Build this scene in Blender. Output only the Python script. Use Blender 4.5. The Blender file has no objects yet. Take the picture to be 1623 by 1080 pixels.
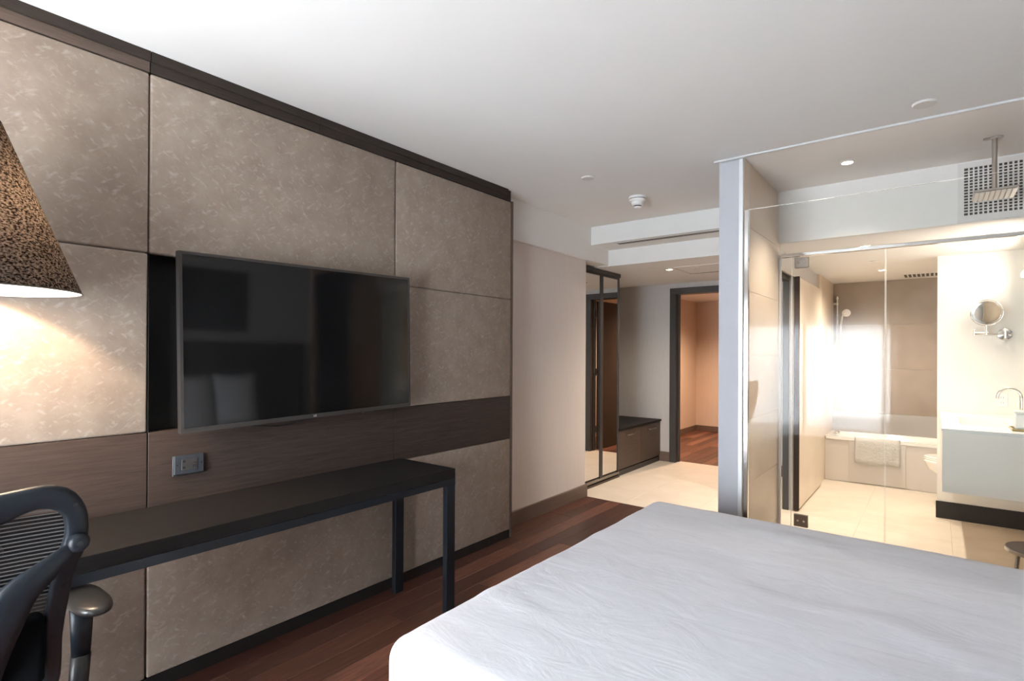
import bpy, bmesh, math, random
from mathutils import Vector, Matrix, noise

random.seed(7)
PI = math.pi
D = bpy.data
C = bpy.context.scene.collection

# ---------------------------------------------------------------- camera
YAW, PITCH, ROLL = 0.662962, 0.0031054, 0.0052049
F_PX, CY = 859.69, 554.92
EYE = Vector((0.0, 0.0, 1.42))
fw = Vector((-math.sin(YAW) * math.cos(PITCH), math.cos(YAW) * math.cos(PITCH), math.sin(PITCH)))
rt = Vector((math.cos(YAW), math.sin(YAW), 0))
up = rt.cross(fw)
r2 = rt * math.cos(ROLL) + up * math.sin(ROLL)
u2 = up * math.cos(ROLL) - rt * math.sin(ROLL)
cam = D.cameras.new('camera')
cam.sensor_width = 36.0
cam.lens = 36.0 * F_PX / 1623.0
cam.shift_y = (CY - 540.0) / 1623.0
cam.clip_start = 0.02
co = D.objects.new('camera', cam)
C.objects.link(co)
co.matrix_world = Matrix(((r2.x, u2.x, -fw.x, EYE.x), (r2.y, u2.y, -fw.y, EYE.y),
                          (r2.z, u2.z, -fw.z, EYE.z), (0, 0, 0, 1)))
S = bpy.context.scene
S.camera = co

# ---------------------------------------------------------------- world, exposure, big lights
W = D.worlds.new('world')
S.world = W
W.use_nodes = True
W.node_tree.nodes['Background'].inputs[0].default_value = (0.75, 0.85, 1.0, 1)
W.node_tree.nodes['Background'].inputs[1].default_value = 1.0
vs = S.view_settings
vs.view_transform = 'Standard'
vs.look = 'None'
vs.gamma = 1.0
vs.use_curve_mapping = False
vs.exposure = 1.34
S.cycles.use_denoising = True
S.cycles.sample_clamp_indirect = 6.0
S.cycles.max_bounces = 14
S.cycles.diffuse_bounces = 6
S.cycles.glossy_bounces = 6
S.cycles.transmission_bounces = 8
S.cycles.transparent_max_bounces = 24
S.cycles.caustics_reflective = False
S.cycles.caustics_refractive = False
S.cycles.blur_glossy = 0.5


def area(name, loc, rot, sx, sy, power, col):
    l = D.lights.new(name, 'AREA')
    l.shape = 'RECTANGLE'
    l.size, l.size_y, l.energy, l.color = sx, sy, power, col
    o = D.objects.new(name, l)
    C.objects.link(o)
    o.location, o.rotation_euler = loc, rot
    return o


# daylight standing in the window opening behind the camera
area('window_daylight', (-1.45, -1.80, 1.16), (PI / 2 - 0.28, 0, 0), 2.2, 1.75, 290, (0.88, 0.94, 1.0))


def spot(name, loc, power, col=(1.0, 0.87, 0.72), size=110, blend=1.0, aim=None):
    l = D.lights.new(name, 'SPOT')
    l.energy, l.color, l.spot_size, l.spot_blend, l.shadow_soft_size = power, col, math.radians(size), blend, 0.03
    o = D.objects.new(name, l)
    C.objects.link(o)
    o.location = loc
    if aim:
        o.rotation_euler = (Vector(aim) - Vector(loc)).to_track_quat('-Z', 'Y').to_euler()
    return o


# ---------------------------------------------------------------- materials
def mat(name, col=(0.8, 0.8, 0.8), rough=0.5, metal=0.0, spec=0.5, coat=0.0, sheen=0.0):
    m = D.materials.new(name)
    m.use_nodes = True
    b = m.node_tree.nodes['Principled BSDF']
    b.inputs['Base Color'].default_value = (*col, 1)
    b.inputs['Roughness'].default_value = rough
    b.inputs['Metallic'].default_value = metal
    b.inputs['Specular IOR Level'].default_value = spec
    b.inputs['Coat Weight'].default_value = coat
    b.inputs['Sheen Weight'].default_value = sheen
    return m


def N(m, t, **k):
    n = m.node_tree.nodes.new(t)
    for a, v in k.items():
        setattr(n, a, v)
    return n


def LK(m, a, b):
    m.node_tree.links.new(a, b)


def coords(m, scale=(1, 1, 1), space='Object', jitter=False):
    tc = N(m, 'ShaderNodeTexCoord')
    mp = N(m, 'ShaderNodeMapping')
    mp.inputs['Scale'].default_value = scale
    LK(m, tc.outputs[space], mp.inputs['Vector'])
    if jitter:
        oi = N(m, 'ShaderNodeObjectInfo')
        mu = N(m, 'ShaderNodeMath', operation='MULTIPLY')
        mu.inputs[1].default_value = 37.0
        LK(m, oi.outputs['Random'], mu.inputs[0])
        LK(m, mu.outputs[0], mp.inputs['Location'])
    return mp.outputs['Vector']


def ramp(m, stops):
    r = N(m, 'ShaderNodeValToRGB')
    e = r.color_ramp.elements
    while len(e) < len(stops):
        e.new(0.5)
    for i, (p, c) in enumerate(stops):
        e[i].position = p
        e[i].color = (*c, 1)
    return r


def noise_tex(m, vec, scale, detail=4, rough=0.6, dist=0.0):
    n = N(m, 'ShaderNodeTexNoise')
    n.inputs['Scale'].default_value = scale
    n.inputs['Detail'].default_value = detail
    n.inputs['Roughness'].default_value = rough
    n.inputs['Distortion'].default_value = dist
    LK(m, vec, n.inputs['Vector'])
    return n


def bump(m, h, strength=0.2, dist=0.01):
    b = N(m, 'ShaderNodeBump')
    b.inputs['Strength'].default_value = strength
    b.inputs['Distance'].default_value = dist
    LK(m, h, b.inputs['Height'])
    LK(m, b.outputs[0], m.node_tree.nodes['Principled BSDF'].inputs['Normal'])


def two_tone(name, c1, c2, scale, vscale=(1, 1, 1), rough=0.6, p=(0.35, 0.65), bmp=0.0, bd=0.005, jitter=False, detail=5, **k):
    m = mat(name, c1, rough, **k)
    n = noise_tex(m, coords(m, vscale, jitter=jitter), scale, detail)
    r = ramp(m, [(p[0], c1), (p[1], c2)])
    LK(m, n.outputs['Fac'], r.inputs[0])
    LK(m, r.outputs[0], m.node_tree.nodes['Principled BSDF'].inputs['Base Color'])
    if bmp:
        bump(m, n.outputs['Fac'], bmp, bd)
    return m


M = {}
M['ceiling'] = two_tone('ceiling_paint', (0.765, 0.75, 0.735), (0.78, 0.765, 0.75), 2.0, rough=0.9)
M['wall'] = two_tone('warm_white_wallcovering', (0.645, 0.575, 0.540), (0.67, 0.60, 0.56), 90, (1, 1, 0.05), rough=0.85, bmp=0.03, bd=0.001)
M['wallgrey'] = two_tone('grey_wallcovering', (0.47, 0.445, 0.43), (0.50, 0.475, 0.46), 90, (1, 1, 0.06), rough=0.85, bmp=0.03, bd=0.001)
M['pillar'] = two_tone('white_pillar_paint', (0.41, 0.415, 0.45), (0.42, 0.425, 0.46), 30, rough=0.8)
M['soffit'] = mat('white_soffit_paint', (0.70, 0.70, 0.69), 0.85)
M['bathwhite'] = two_tone('white_bathroom_stone', (0.76, 0.72, 0.67), (0.80, 0.77, 0.72), 3, rough=0.45)
M['peach'] = two_tone('warm_beige_wall', (0.60, 0.49, 0.40), (0.63, 0.52, 0.43), 40, (1, 1, 0.06), rough=0.85)
M['stone'] = two_tone('cream_stone_tile', (0.68, 0.60, 0.51), (0.75, 0.68, 0.59), 3.5, (1, 1.6, 1), rough=0.38, bmp=0.03, jitter=True, p=(0.3, 0.7))
M['walltile'] = two_tone('pale_limestone_wall_tile', (0.66, 0.56, 0.46), (0.72, 0.62, 0.52), 2.5, (1, 1, 2), rough=0.3, jitter=True)
M['browntile'] = two_tone('taupe_stone_tile', (0.29, 0.22, 0.165), (0.35, 0.27, 0.205), 4.5, rough=0.35, p=(0.3, 0.7), jitter=True)
M['warmtile'] = two_tone('warm_brown_shower_tile', (0.46, 0.27, 0.14), (0.52, 0.33, 0.19), 3, (1, 1, .3), rough=0.4, jitter=True)
M['greytile'] = mat('grey_stone_ledge', (0.36, 0.33, 0.31), 0.35)
M['darkbase'] = two_tone('dark_brown_baseboard', (0.115, 0.075, 0.058), (0.16, 0.11, 0.085), 30, (1, 0.08, 4), rough=0.5)
M['grout'] = mat('grout', (0.64, 0.55, 0.44), 0.8)
M['subfloor'] = mat('dark_subfloor', (0.03, 0.018, 0.012), 0.9)

# walnut planks: a tone per plank, fine grain along Y
m = M['plank'] = mat('walnut_plank', (0.1, 0.04, 0.03), 0.38, spec=0.45)
oi = N(m, 'ShaderNodeObjectInfo')
rr = ramp(m, [(0.0, (0.058, 0.021, 0.0145)), (0.35, (0.100, 0.038, 0.024)), (0.7, (0.150, 0.057, 0.035)), (1.0, (0.23, 0.096, 0.06))])
LK(m, oi.outputs['Random'], rr.inputs[0])
gn = noise_tex(m, coords(m, (14, 1.0, 1), jitter=True), 5, 6, 0.65, 0.6)
gr = ramp(m, [(0.3, (0.55, 0.55, 0.55)), (0.72, (1.35, 1.35, 1.35))])
LK(m, gn.outputs['Fac'], gr.inputs[0])
mx = N(m, 'ShaderNodeMix', data_type='RGBA', blend_type='MULTIPLY')
mx.inputs[0].default_value = 1.0
LK(m, rr.outputs[0], mx.inputs[6])
LK(m, gr.outputs[0], mx.inputs[7])
LK(m, mx.outputs[2], m.node_tree.nodes['Principled BSDF'].inputs['Base Color'])
bump(m, gn.outputs['Fac'], 0.06, 0.003)

# taupe upholstery leather with scattered pale flecks
m = M['fabric'] = mat('mottled_taupe_upholstery', (0.3, 0.25, 0.21), 0.62, spec=0.25)
v = coords(m, (1, 1, 1), 'Generated')
tc = N(m, 'ShaderNodeTexCoord')
geo = N(m, 'ShaderNodeNewGeometry')
mps = []
for deg, st in ((38, 2.3), (-32, 2.5)):
    ra = N(m, 'ShaderNodeMapping'); ra.inputs['Rotation'].default_value = (math.radians(deg), 0, 0)
    rb = N(m, 'ShaderNodeMapping'); rb.inputs['Scale'].default_value = (1, 1, st)
    LK(m, geo.outputs['Position'], ra.inputs[0]); LK(m, ra.outputs[0], rb.inputs[0])
    mps.append(rb)
mp1, mp2 = mps
n1 = noise_tex(m, mp1.outputs[0], 27, 2, 0.5); n2 = noise_tex(m, mp2.outputs[0], 24, 2, 0.5)
mxm = N(m, 'ShaderNodeMath', operation='MAXIMUM')
LK(m, n1.outputs['Fac'], mxm.inputs[0]); LK(m, n2.outputs['Fac'], mxm.inputs[1])
fl = ramp(m, [(0.0, (0, 0, 0)), (0.59, (0.0, 0.0, 0.0)), (0.80, (1, 1, 1))])
LK(m, mxm.outputs[0], fl.inputs[0])
n3 = noise_tex(m, geo.outputs['Position'], 9, 5, 0.65)
base = ramp(m, [(0.32, (0.255, 0.200, 0.163)), (0.68, (0.320, 0.258, 0.213))])
LK(m, n3.outputs['Fac'], base.inputs[0])
mx = N(m, 'ShaderNodeMix', data_type='RGBA')
LK(m, fl.outputs[0], mx.inputs[0]); LK(m, base.outputs[0], mx.inputs[6])
mx.inputs[7].default_value = (0.395, 0.333, 0.285, 1)
LK(m, mx.outputs[2], m.node_tree.nodes['Principled BSDF'].inputs['Base Color'])
bump(m, mxm.outputs[0], 0.05, 0.002)


def wood(name, c1, c2, vs_, rough=0.5, b=0.1):
    mm = mat(name, c1, rough, spec=0.13)
    g = N(mm, 'ShaderNodeNewGeometry')
    mp = N(mm, 'ShaderNodeMapping'); mp.inputs['Scale'].default_value = vs_
    LK(mm, g.outputs['Position'], mp.inputs[0])
    n = noise_tex(mm, mp.outputs[0], 6, 7, 0.7, 0.8)
    r = ramp(mm, [(0.3, c1), (0.7, c2)])
    LK(mm, n.outputs['Fac'], r.inputs[0])
    LK(mm, r.outputs[0], mm.node_tree.nodes['Principled BSDF'].inputs['Base Color'])
    bump(mm, n.outputs['Fac'], b, 0.002)
    return mm


M['woodband'] = wood('dark_stained_oak_band', (0.036, 0.026, 0.022), (0.070, 0.050, 0.042), (1, 0.8, 20), 0.5)
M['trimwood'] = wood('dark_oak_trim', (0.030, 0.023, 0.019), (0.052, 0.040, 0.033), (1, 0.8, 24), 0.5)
M['litwood'] = wood('lit_brown_oak_trim', (0.085, 0.062, 0.050), (0.13, 0.096, 0.078), (1, 0.8, 24), 0.5)  # paler copy of the trim oak, lamp light put into the colour
M['desktop'] = wood('black_stained_desk', (0.010, 0.009, 0.009), (0.017, 0.015, 0.0145), (12, 0.8, 12), 0.5)
M['headboard'] = wood('dark_headboard', (0.045, 0.033, 0.027), (0.065, 0.048, 0.038), (1, 12, 0.8), 0.5)
M['cabinet'] = wood('dark_brown_cabinet', (0.075, 0.056, 0.046), (0.105, 0.080, 0.066), (1, 1, 14), 0.4)
M['tracktan'] = mat('bronze_track', (0.20, 0.165, 0.14), 0.4)
M['doorleaf'] = wood('dark_door_leaf', (0.040, 0.028, 0.022), (0.06, 0.043, 0.034), (10, 10, 0.7), 0.4)
M['frame'] = mat('charcoal_door_frame', (0.040, 0.036, 0.034), 0.45)
M['blackgap'] = mat('black_recess', (0.004, 0.004, 0.004), 0.8)
M['plinth'] = mat('black_plinth', (0.010, 0.008, 0.008), 0.5)
M['legmetal'] = mat('blue_black_steel', (0.014, 0.018, 0.024), 0.35, 0.4)
M['screen'] = mat('tv_screen_glass', (0.006, 0.006, 0.0065), 0.06, spec=0.55)
M['bezel'] = mat('tv_dark_grey_bezel', (0.085, 0.078, 0.076), 0.3, 0.7)
M['plastic'] = mat('black_plastic', (0.016, 0.017, 0.019), 0.4)
M['whiteprint'] = mat('white_print', (0.7, 0.7, 0.7), 0.5)
M['outletplate'] = mat('gunmetal_outlet_plate', (0.028, 0.034, 0.045), 0.55, 0.0)
M['chrome'] = mat('chrome', (0.75, 0.74, 0.73), 0.12, 1.0)
M['steel'] = mat('brushed_steel', (0.50, 0.47, 0.44), 0.3, 1.0)
M['nickel'] = mat('dark_nickel', (0.22, 0.19, 0.17), 0.4, 0.6)
M['alu'] = mat('white_aluminium_profile', (0.66, 0.67, 0.69), 0.4, 0.3)
M['mirror'] = mat('mirror_glass', (0.78, 0.77, 0.75), 0.01, 1.0)
M['whiteplastic'] = mat('white_plastic', (0.78, 0.78, 0.77), 0.45)
M['coverplastic'] = mat('off_white_cover', (0.66, 0.64, 0.62), 0.55)
M['porcelain'] = mat('white_porcelain', (0.84, 0.82, 0.79), 0.12, coat=0.4)
M['apron'] = mat('tub_apron_panel', (0.62, 0.58, 0.54), 0.35)
M['apron2'] = mat('tub_access_panel', (0.56, 0.525, 0.49), 0.35)
M['vanityglass'] = mat('pale_grey_gloss_panel', (0.93, 0.85, 0.77), 0.4, spec=0.25)
M['counter'] = mat('white_quartz_counter', (0.86, 0.84, 0.80), 0.25)
M['stooltop'] = mat('dark_brown_stool_seat', (0.060, 0.040, 0.034), 0.35)
M['gold'] = mat('brass_tray', (0.45, 0.36, 0.18), 0.3, 0.9)
M['slot'] = mat('dark_slot', (0.10, 0.085, 0.08), 0.8)
M['grillehole'] = mat('grille_dark_back', (0.07, 0.065, 0.06), 0.9)
M['grillemetal'] = mat('grille_white_metal', (0.62, 0.61, 0.60), 0.5)
M['nozzle'] = mat('white_nozzle_bar', (0.75, 0.71, 0.65), 0.4)

# bed linen with fine weave and soft creases
m = M['linen'] = mat('white_bed_linen', (0.60, 0.61, 0.66), 0.9, spec=0.1, sheen=0.15)
g = N(m, 'ShaderNodeNewGeometry')
mp = N(m, 'ShaderNodeMapping'); mp.inputs['Scale'].default_value = (1.4, 3.2, 1); mp.inputs['Rotation'].default_value = (0, 0, 0.5)
LK(m, g.outputs['Position'], mp.inputs[0])
n1 = noise_tex(m, mp.outputs[0], 3.0, 7, 0.62, 0.9)
bump(m, n1.outputs['Fac'], 0.16, 0.03)
m = M['towel'] = mat('white_terry_towel', (0.92, 0.91, 0.89), 0.95, spec=0.1, sheen=0.4)
n1 = noise_tex(m, coords(m), 45, 4, 0.7)
bump(m, n1.outputs['Fac'], 0.9, 0.012)
M['pillow'] = two_tone('white_pillow_linen', (0.74, 0.74, 0.77), (0.76, 0.76, 0.79), 4, rough=0.9, bmp=0.3, bd=0.02)
M['art'] = two_tone('dark_textured_artwork', (0.012, 0.012, 0.012), (0.06, 0.055, 0.05), 16, rough=0.6, bmp=0.4)
M['drape'] = mat('taupe_blackout_drape', (0.20, 0.17, 0.15), 0.9)
M['mesh'] = mat('woven_mesh_thread', (0.08, 0.073, 0.070), 0.7, spec=0.15)
M['chairframe'] = mat('graphite_chair_plastic', (0.010, 0.013, 0.018), 0.4, spec=0.3)
M['chairdark'] = mat('black_chair_foam', (0.004, 0.005, 0.006), 0.9, spec=0.05)
M['armpad'] = mat('black_armpad_vinyl', (0.022, 0.021, 0.020), 0.3)


def mix_shader(name, a, b, fac):
    mm = D.materials.new(name); mm.use_nodes = True
    nt = mm.node_tree
    nt.nodes.remove(nt.nodes['Principled BSDF'])
    out = nt.nodes['Material Output']
    x = nt.nodes.new('ShaderNodeMixShader')
    sa, sb = nt.nodes.new(a[0]), nt.nodes.new(b[0])
    for s_, d_ in ((sa, a[1]), (sb, b[1])):
        for k_, v_ in d_.items():
            s_.inputs[k_].default_value = v_
    if isinstance(fac, (int, float)):
        x.inputs[0].default_value = fac
    nt.links.new(sa.outputs[0], x.inputs[1]); nt.links.new(sb.outputs[0], x.inputs[2])
    nt.links.new(x.outputs[0], out.inputs[0])
    return mm, x


def glass(name, tint, boost):
    mm, x = mix_shader(name, ('ShaderNodeBsdfTransparent', {'Color': (*tint, 1)}),
                       ('ShaderNodeBsdfAnisotropic', {'Roughness': 0.0}), None)
    fr = mm.node_tree.nodes.new('ShaderNodeFresnel')
    fr.inputs[0].default_value = boost
    mm.node_tree.links.new(fr.outputs[0], x.inputs[0])
    return mm


M['glass'] = glass('clear_screen_glass', (0.985, 0.99, 0.985), 1.225)
M['glassedge'] = mat('polished_glass_edge', (0.86, 0.90, 0.88), 0.5, spec=0.5)
M['sheer'], _ = mix_shader('white_sheer_voile', ('ShaderNodeBsdfTransparent', {'Color': (1, 1, 1, 1)}),
                           ('ShaderNodeBsdfTranslucent', {'Color': (0.9, 0.9, 0.9, 1)}), 0.74)
M['meshsheet'], _ = mix_shader('dark_mesh_gauze', ('ShaderNodeBsdfTransparent', {'Color': (1, 1, 1, 1)}),
                               ('ShaderNodeBsdfDiffuse', {'Color': (0.008, 0.009, 0.012, 1)}), 0.88)
# lamp shade: coarse dark woven fabric, lit through from inside
mm, x = mix_shader('coarse_woven_lamp_shade', ('ShaderNodeBsdfDiffuse', {}), ('ShaderNodeBsdfTranslucent', {}), 0.32)
M['shade'] = mm
nt = mm.node_tree
tcn = nt.nodes.new('ShaderNodeTexCoord'); mpn = nt.nodes.new('ShaderNodeMapping'); mpn.inputs['Scale'].default_value = (1, 1, 1.5)
nn = nt.nodes.new('ShaderNodeTexNoise'); nn.inputs['Scale'].default_value = 130; nn.inputs['Detail'].default_value = 3
rp = nt.nodes.new('ShaderNodeValToRGB')
rp.color_ramp.elements[0].position = 0.40; rp.color_ramp.elements[0].color = (0.004, 0.003, 0.003, 1)
rp.color_ramp.elements[1].position = 0.66; rp.color_ramp.elements[1].color = (0.095, 0.082, 0.076, 1)
nt.links.new(tcn.outputs['Object'], mpn.inputs[0]); nt.links.new(mpn.outputs[0], nn.inputs['Vector']); nt.links.new(nn.outputs['Fac'], rp.inputs[0])
for n in nt.nodes:
    if n.type in ('BSDF_DIFFUSE', 'BSDF_TRANSLUCENT'):
        nt.links.new(rp.outputs[0], n.inputs['Color'])
M['shadelining'] = mix_shader('white_shade_lining', ('ShaderNodeBsdfDiffuse', {'Color': (0.85, 0.82, 0.78, 1)}),
                              ('ShaderNodeBsdfTranslucent', {'Color': (0.8, 0.7, 0.6, 1)}), 0.4)[0]


def emit(name, col, s):
    mm = D.materials.new(name); mm.use_nodes = True
    b = mm.node_tree.nodes['Principled BSDF']
    b.inputs['Base Color'].default_value = (0, 0, 0, 1)
    b.inputs['Emission Color'].default_value = (*col, 1)
    b.inputs['Emission Strength'].default_value = s
    return mm


M['bulb'] = emit('lit_bulb', (1.0, 0.86, 0.68), 14)
M['fillsoft'] = emit('added_fill_diffuser', (1.0, 0.88, 0.72), 3)  # glow of the added bar over the vanity
M['bulbdim'] = emit('lit_lamp_bulb', (1.0, 0.75, 0.48), 10)


# ---------------------------------------------------------------- geometry helpers
def bm_new():
    return bmesh.new()


def bx(bm, x0, x1, y0, y1, z0, z1, bev=0.0, seg=2):
    r = bmesh.ops.create_cube(bm, size=1.0)
    vs_ = r['verts']
    for v_ in vs_:
        v_.co = Vector((x0 + (v_.co.x + .5) * (x1 - x0), y0 + (v_.co.y + .5) * (y1 - y0), z0 + (v_.co.z + .5) * (z1 - z0)))
    if bev:
        es = list({e for v_ in vs_ for e in v_.link_edges})
        bmesh.ops.bevel(bm, geom=es, offset=bev, segments=seg, affect='EDGES', profile=0.5)
    return bm


def box(x0, x1, y0, y1, z0, z1, bev=0.0, seg=2):
    return bx(bm_new(), min(x0, x1), max(x0, x1), min(y0, y1), max(y0, y1), min(z0, z1), max(z0, z1), bev, seg)


def cyl(bm, p, r, h, axis='Z', n=32, r2=None, bev=0.0):
    """cylinder from p along axis, length h"""
    res = bmesh.ops.create_cone(bm, cap_ends=True, segments=n, radius1=r, radius2=r if r2 is None else r2, depth=h)
    vs_ = res['verts']
    rot = {'Z': Matrix.Identity(3), 'X': Matrix.Rotation(PI / 2, 3, 'Y'), 'Y': Matrix.Rotation(-PI / 2, 3, 'X')}[axis]
    for v_ in vs_:
        v_.co = rot @ (v_.co + Vector((0, 0, h / 2))) + Vector(p)
    if bev:
        es = [e for e in {e for v_ in vs_ for e in v_.link_edges} if len(e.link_faces) == 2 and max(len(f.verts) for f in e.link_faces) > 4]
        bmesh.ops.bevel(bm, geom=es, offset=bev, segments=2, affect='EDGES', profile=0.5)
    return bm


def lathe(bm, prof, c=(0, 0, 0), n=40, axis='Z'):
    """prof: list of (r, h)"""
    rot = {'Z': Matrix.Identity(3), 'X': Matrix.Rotation(PI / 2, 3, 'Y'), 'Y': Matrix.Rotation(-PI / 2, 3, 'X')}[axis]
    rings = []
    for r_, h_ in prof:
        if r_ < 1e-6:
            rings.append([bm.verts.new(rot @ Vector((0, 0, h_)) + Vector(c))])
        else:
            rings.append([bm.verts.new(rot @ Vector((r_ * math.cos(2 * PI * i / n), r_ * math.sin(2 * PI * i / n), h_)) + Vector(c)) for i in range(n)])
    for a, b in zip(rings, rings[1:]):
        for i in range(n):
            j = (i + 1) % n
            if len(a) == 1 and len(b) == 1:
                continue
            if len(a) == 1:
                bm.faces.new((a[0], b[j], b[i]))
            elif len(b) == 1:
                bm.faces.new((a[i], a[j], b[0]))
            else:
                bm.faces.new((a[i], a[j], b[j], b[i]))
    return bm


def tube(bm, pts, rad, n=12, closed=False, flat=1.0, nrm=None):
    """sweep of an ellipse; rad number or list; flat scales the axis along nrm"""
    pts = [Vector(p) for p in pts]
    k = len(pts)
    rad = [rad] * k if isinstance(rad, (int, float)) else rad
    rings = []
    prev = None
    for i, p in enumerate(pts):
        if closed:
            t = pts[(i + 1) % k] - pts[i - 1]
        else:
            t = pts[min(i + 1, k - 1)] - pts[max(i - 1, 0)]
        t.normalize()
        if nrm is not None:
            b = Vector(nrm); b = (b - t * b.dot(t)).normalized()
        elif prev is None:
            b = t.orthogonal().normalized()
        else:
            b = (prev - t * prev.dot(t)).normalized()
        prev = b
        a = t.cross(b)
        rings.append([bm.verts.new(p + a * rad[i] * math.cos(2 * PI * j / n) + b * rad[i] * flat * math.sin(2 * PI * j / n)) for j in range(n)])
    rr_ = rings + ([rings[0]] if closed else [])
    for a, b in zip(rr_, rr_[1:]):
        for j in range(n):
            q = (j + 1) % n
            bm.faces.new((a[j], a[q], b[q], b[j]))
    if not closed:
        bm.faces.new(list(reversed(rings[0])))
        bm.faces.new(rings[-1])
    return bm


def smooth_path(pts, sub=4, closed=False):
    pts = [Vector(p) for p in pts]
    out = []
    k = len(pts)
    for i in range(k if closed else k - 1):
        p0 = pts[i - 1] if (closed or i > 0) else pts[i]
        p1, p2 = pts[i], pts[(i + 1) % k]
        p3 = pts[(i + 2) % k] if (closed or i + 2 < k) else p2
        for s_ in range(sub):
            t = s_ / sub
            out.append(0.5 * ((2 * p1) + (-p0 + p2) * t + (2 * p0 - 5 * p1 + 4 * p2 - p3) * t * t + (-p0 + 3 * p1 - 3 * p2 + p3) * t ** 3))
    if not closed:
        out.append(pts[-1])
    return out


def obj(name, bm, m, parent=None, smooth=False, **props):
    me = D.meshes.new(name)
    bmesh.ops.recalc_face_normals(bm, faces=bm.faces)
    bm.to_mesh(me)
    bm.free()
    me.materials.append(m if not isinstance(m, str) else M[m])
    if smooth:
        for p in me.polygons:
            p.use_smooth = True
        if smooth == 'auto':
            me.set_sharp_from_angle(angle=math.radians(35))
    o = D.objects.new(name, me)
    C.objects.link(o)
    if parent is not None:
        o.parent = parent
        if parent.location.length > 0 or parent.rotation_euler.z:
            pass
    for k, v_ in props.items():
        o[k] = v_
    return o


def local(o):
    """parent's Empty sits at its base: keep world coordinates of the mesh"""
    p = o.parent
    mw = Matrix.Translation(p.location) @ p.rotation_euler.to_matrix().to_4x4()
    o.matrix_parent_inverse = mw.inverted()
    return o


def part(name, bm, m, parent, smooth=False, **props):
    o = obj(name, bm, m, parent, smooth, **props)
    base = parent
    mw = Matrix.Identity(4)
    chain = []
    while base is not None:
        chain.append(base); base = base.parent
    for b in reversed(chain):
        mw = mw @ b.matrix_parent_inverse @ Matrix.LocRotScale(b.location, b.rotation_euler, b.scale)
    o.matrix_parent_inverse = mw.inverted()
    return o


def thing(name, label, cat, loc=(0, 0, 0), rz=0.0, group=None):
    o = D.objects.new(name, None)
    o.empty_display_size = 0.1
    C.objects.link(o)
    o.location = loc
    o.rotation_euler = (0, 0, rz)
    o['label'] = label
    o['category'] = cat
    if group:
        o['group'] = group
    return o


def tag(o, label, cat, group=None):
    o['label'] = label
    o['category'] = cat
    if group:
        o['group'] = group
    return o


def struct(name, bm, m, parent=None, smooth=False):
    o = obj(name, bm, m, parent, smooth)
    if parent is None:
        o['kind'] = 'structure'
    return o


CEIL = 2.65
HALLC = 2.31
BATHC = 2.27
YG = 3.57      # outer glass screen
YD = 4.56      # glass door plane
YF = 6.82      # far wall of the hall
XR = 0.92      # headboard wall

# ================================================================= SETTING
floor = struct('floor', box(-2.75, XR, -1.5, 4.665, -0.08, -0.012), 'subfloor')
hall_floor = struct('floor.001', box(-3.5, XR, 4.668, 7.8, -0.08, -0.012), 'grout')
bx_ = box(-0.955, XR, YG - 0.05, 4.668, -0.0115, -0.011)
shower_base = struct('floor.003', bx_, 'grout')
far_floor = struct('floor.002', box(-3.5, -1.2, 7.0, 9.9, -0.0805, -0.0125), 'subfloor')

# planks (each its own piece)
plank_mesh = {}


def plank(x, y, w, l, parent, z=0.0):
    key = (round(w, 3), round(l, 3))
    if key not in plank_mesh:
        b = box(0, w - 0.0016, 0, l - 0.0016, -0.0115, 0.0, 0.0012, 1)
        me = D.meshes.new('plank')
        b.to_mesh(me); b.free()
        me.materials.append(M['plank'])
        plank_mesh[key] = me
    o = D.objects.new('plank', plank_mesh[key])
    o.location = (x, y, z)
    o.parent = parent
    C.objects.link(o)


def lay(parent, x0, x1, y0, y1, w, rnd, cut=None):
    x = x0
    cnt = 0
    while x < x1 - 1e-4:
        ww = min(w, x1 - x)
        y = y0
        first = True
        yend = y1
        if cut and x + ww > cut[0]:
            yend = cut[1]
        while y < yend - 1e-4:
            l = rnd.choice([0.7, 0.9, 1.1, 1.3]) if not first else rnd.choice([0.4, 0.7, 1.0, 1.3])
            first = False
            if yend - (y + l) < 0.25:
                l = yend - y
            plank(x, y, ww, l, parent)
            y += l
            cnt += 1
        x += w
    return cnt


rnd = random.Random(3)
lay(floor, -2.70, XR, -1.4, 4.665, 0.125, rnd, cut=(-1.09, YG - 0.06))
lay(far_floor, -3.5, -1.2, 6.94, 9.9, 0.115, rnd)

# stone tiles: hall, bathroom, shower
tile_mesh = {}


def slab(name, key, parent, loc, dims, m):
    k = (key, tuple(round(d, 3) for d in dims))
    if k not in tile_mesh:
        b = box(0, dims[0], 0, dims[1], 0, dims[2], 0.0008, 1)
        me = D.meshes.new(name); b.to_mesh(me); b.free(); me.materials.append(M[m]); tile_mesh[k] = me
    o = D.objects.new(name, tile_mesh[k])
    o.location = loc
    o.parent = parent
    C.objects.link(o)
    return o


def tiles_floor(parent, x0, x1, y0, y1, s):
    x = x0
    while x < x1 - 1e-3:
        w = min(s, x1 - x)
        y = y0
        while y < y1 - 1e-3:
            l = min(s, y1 - y)
            slab('tile', 'f', parent, (x, y, -0.0115), (w - 0.0006, l - 0.0006, 0.0115), 'stone')
            y += s
        x += s


tiles_floor(hall_floor, -2.90, -1.10, 4.668, 6.94, 0.6)
tiles_floor(hall_floor, -1.10, 0.62, 4.668, 7.0, 0.6)
tiles_floor(shower_base, -0.955, XR, YG - 0.05, 4.667, 0.6)
sill = struct('trim_1', box(-1.10, XR, YG - 0.06, YG - 0.02, -0.01, 0.004), 'steel')

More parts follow.
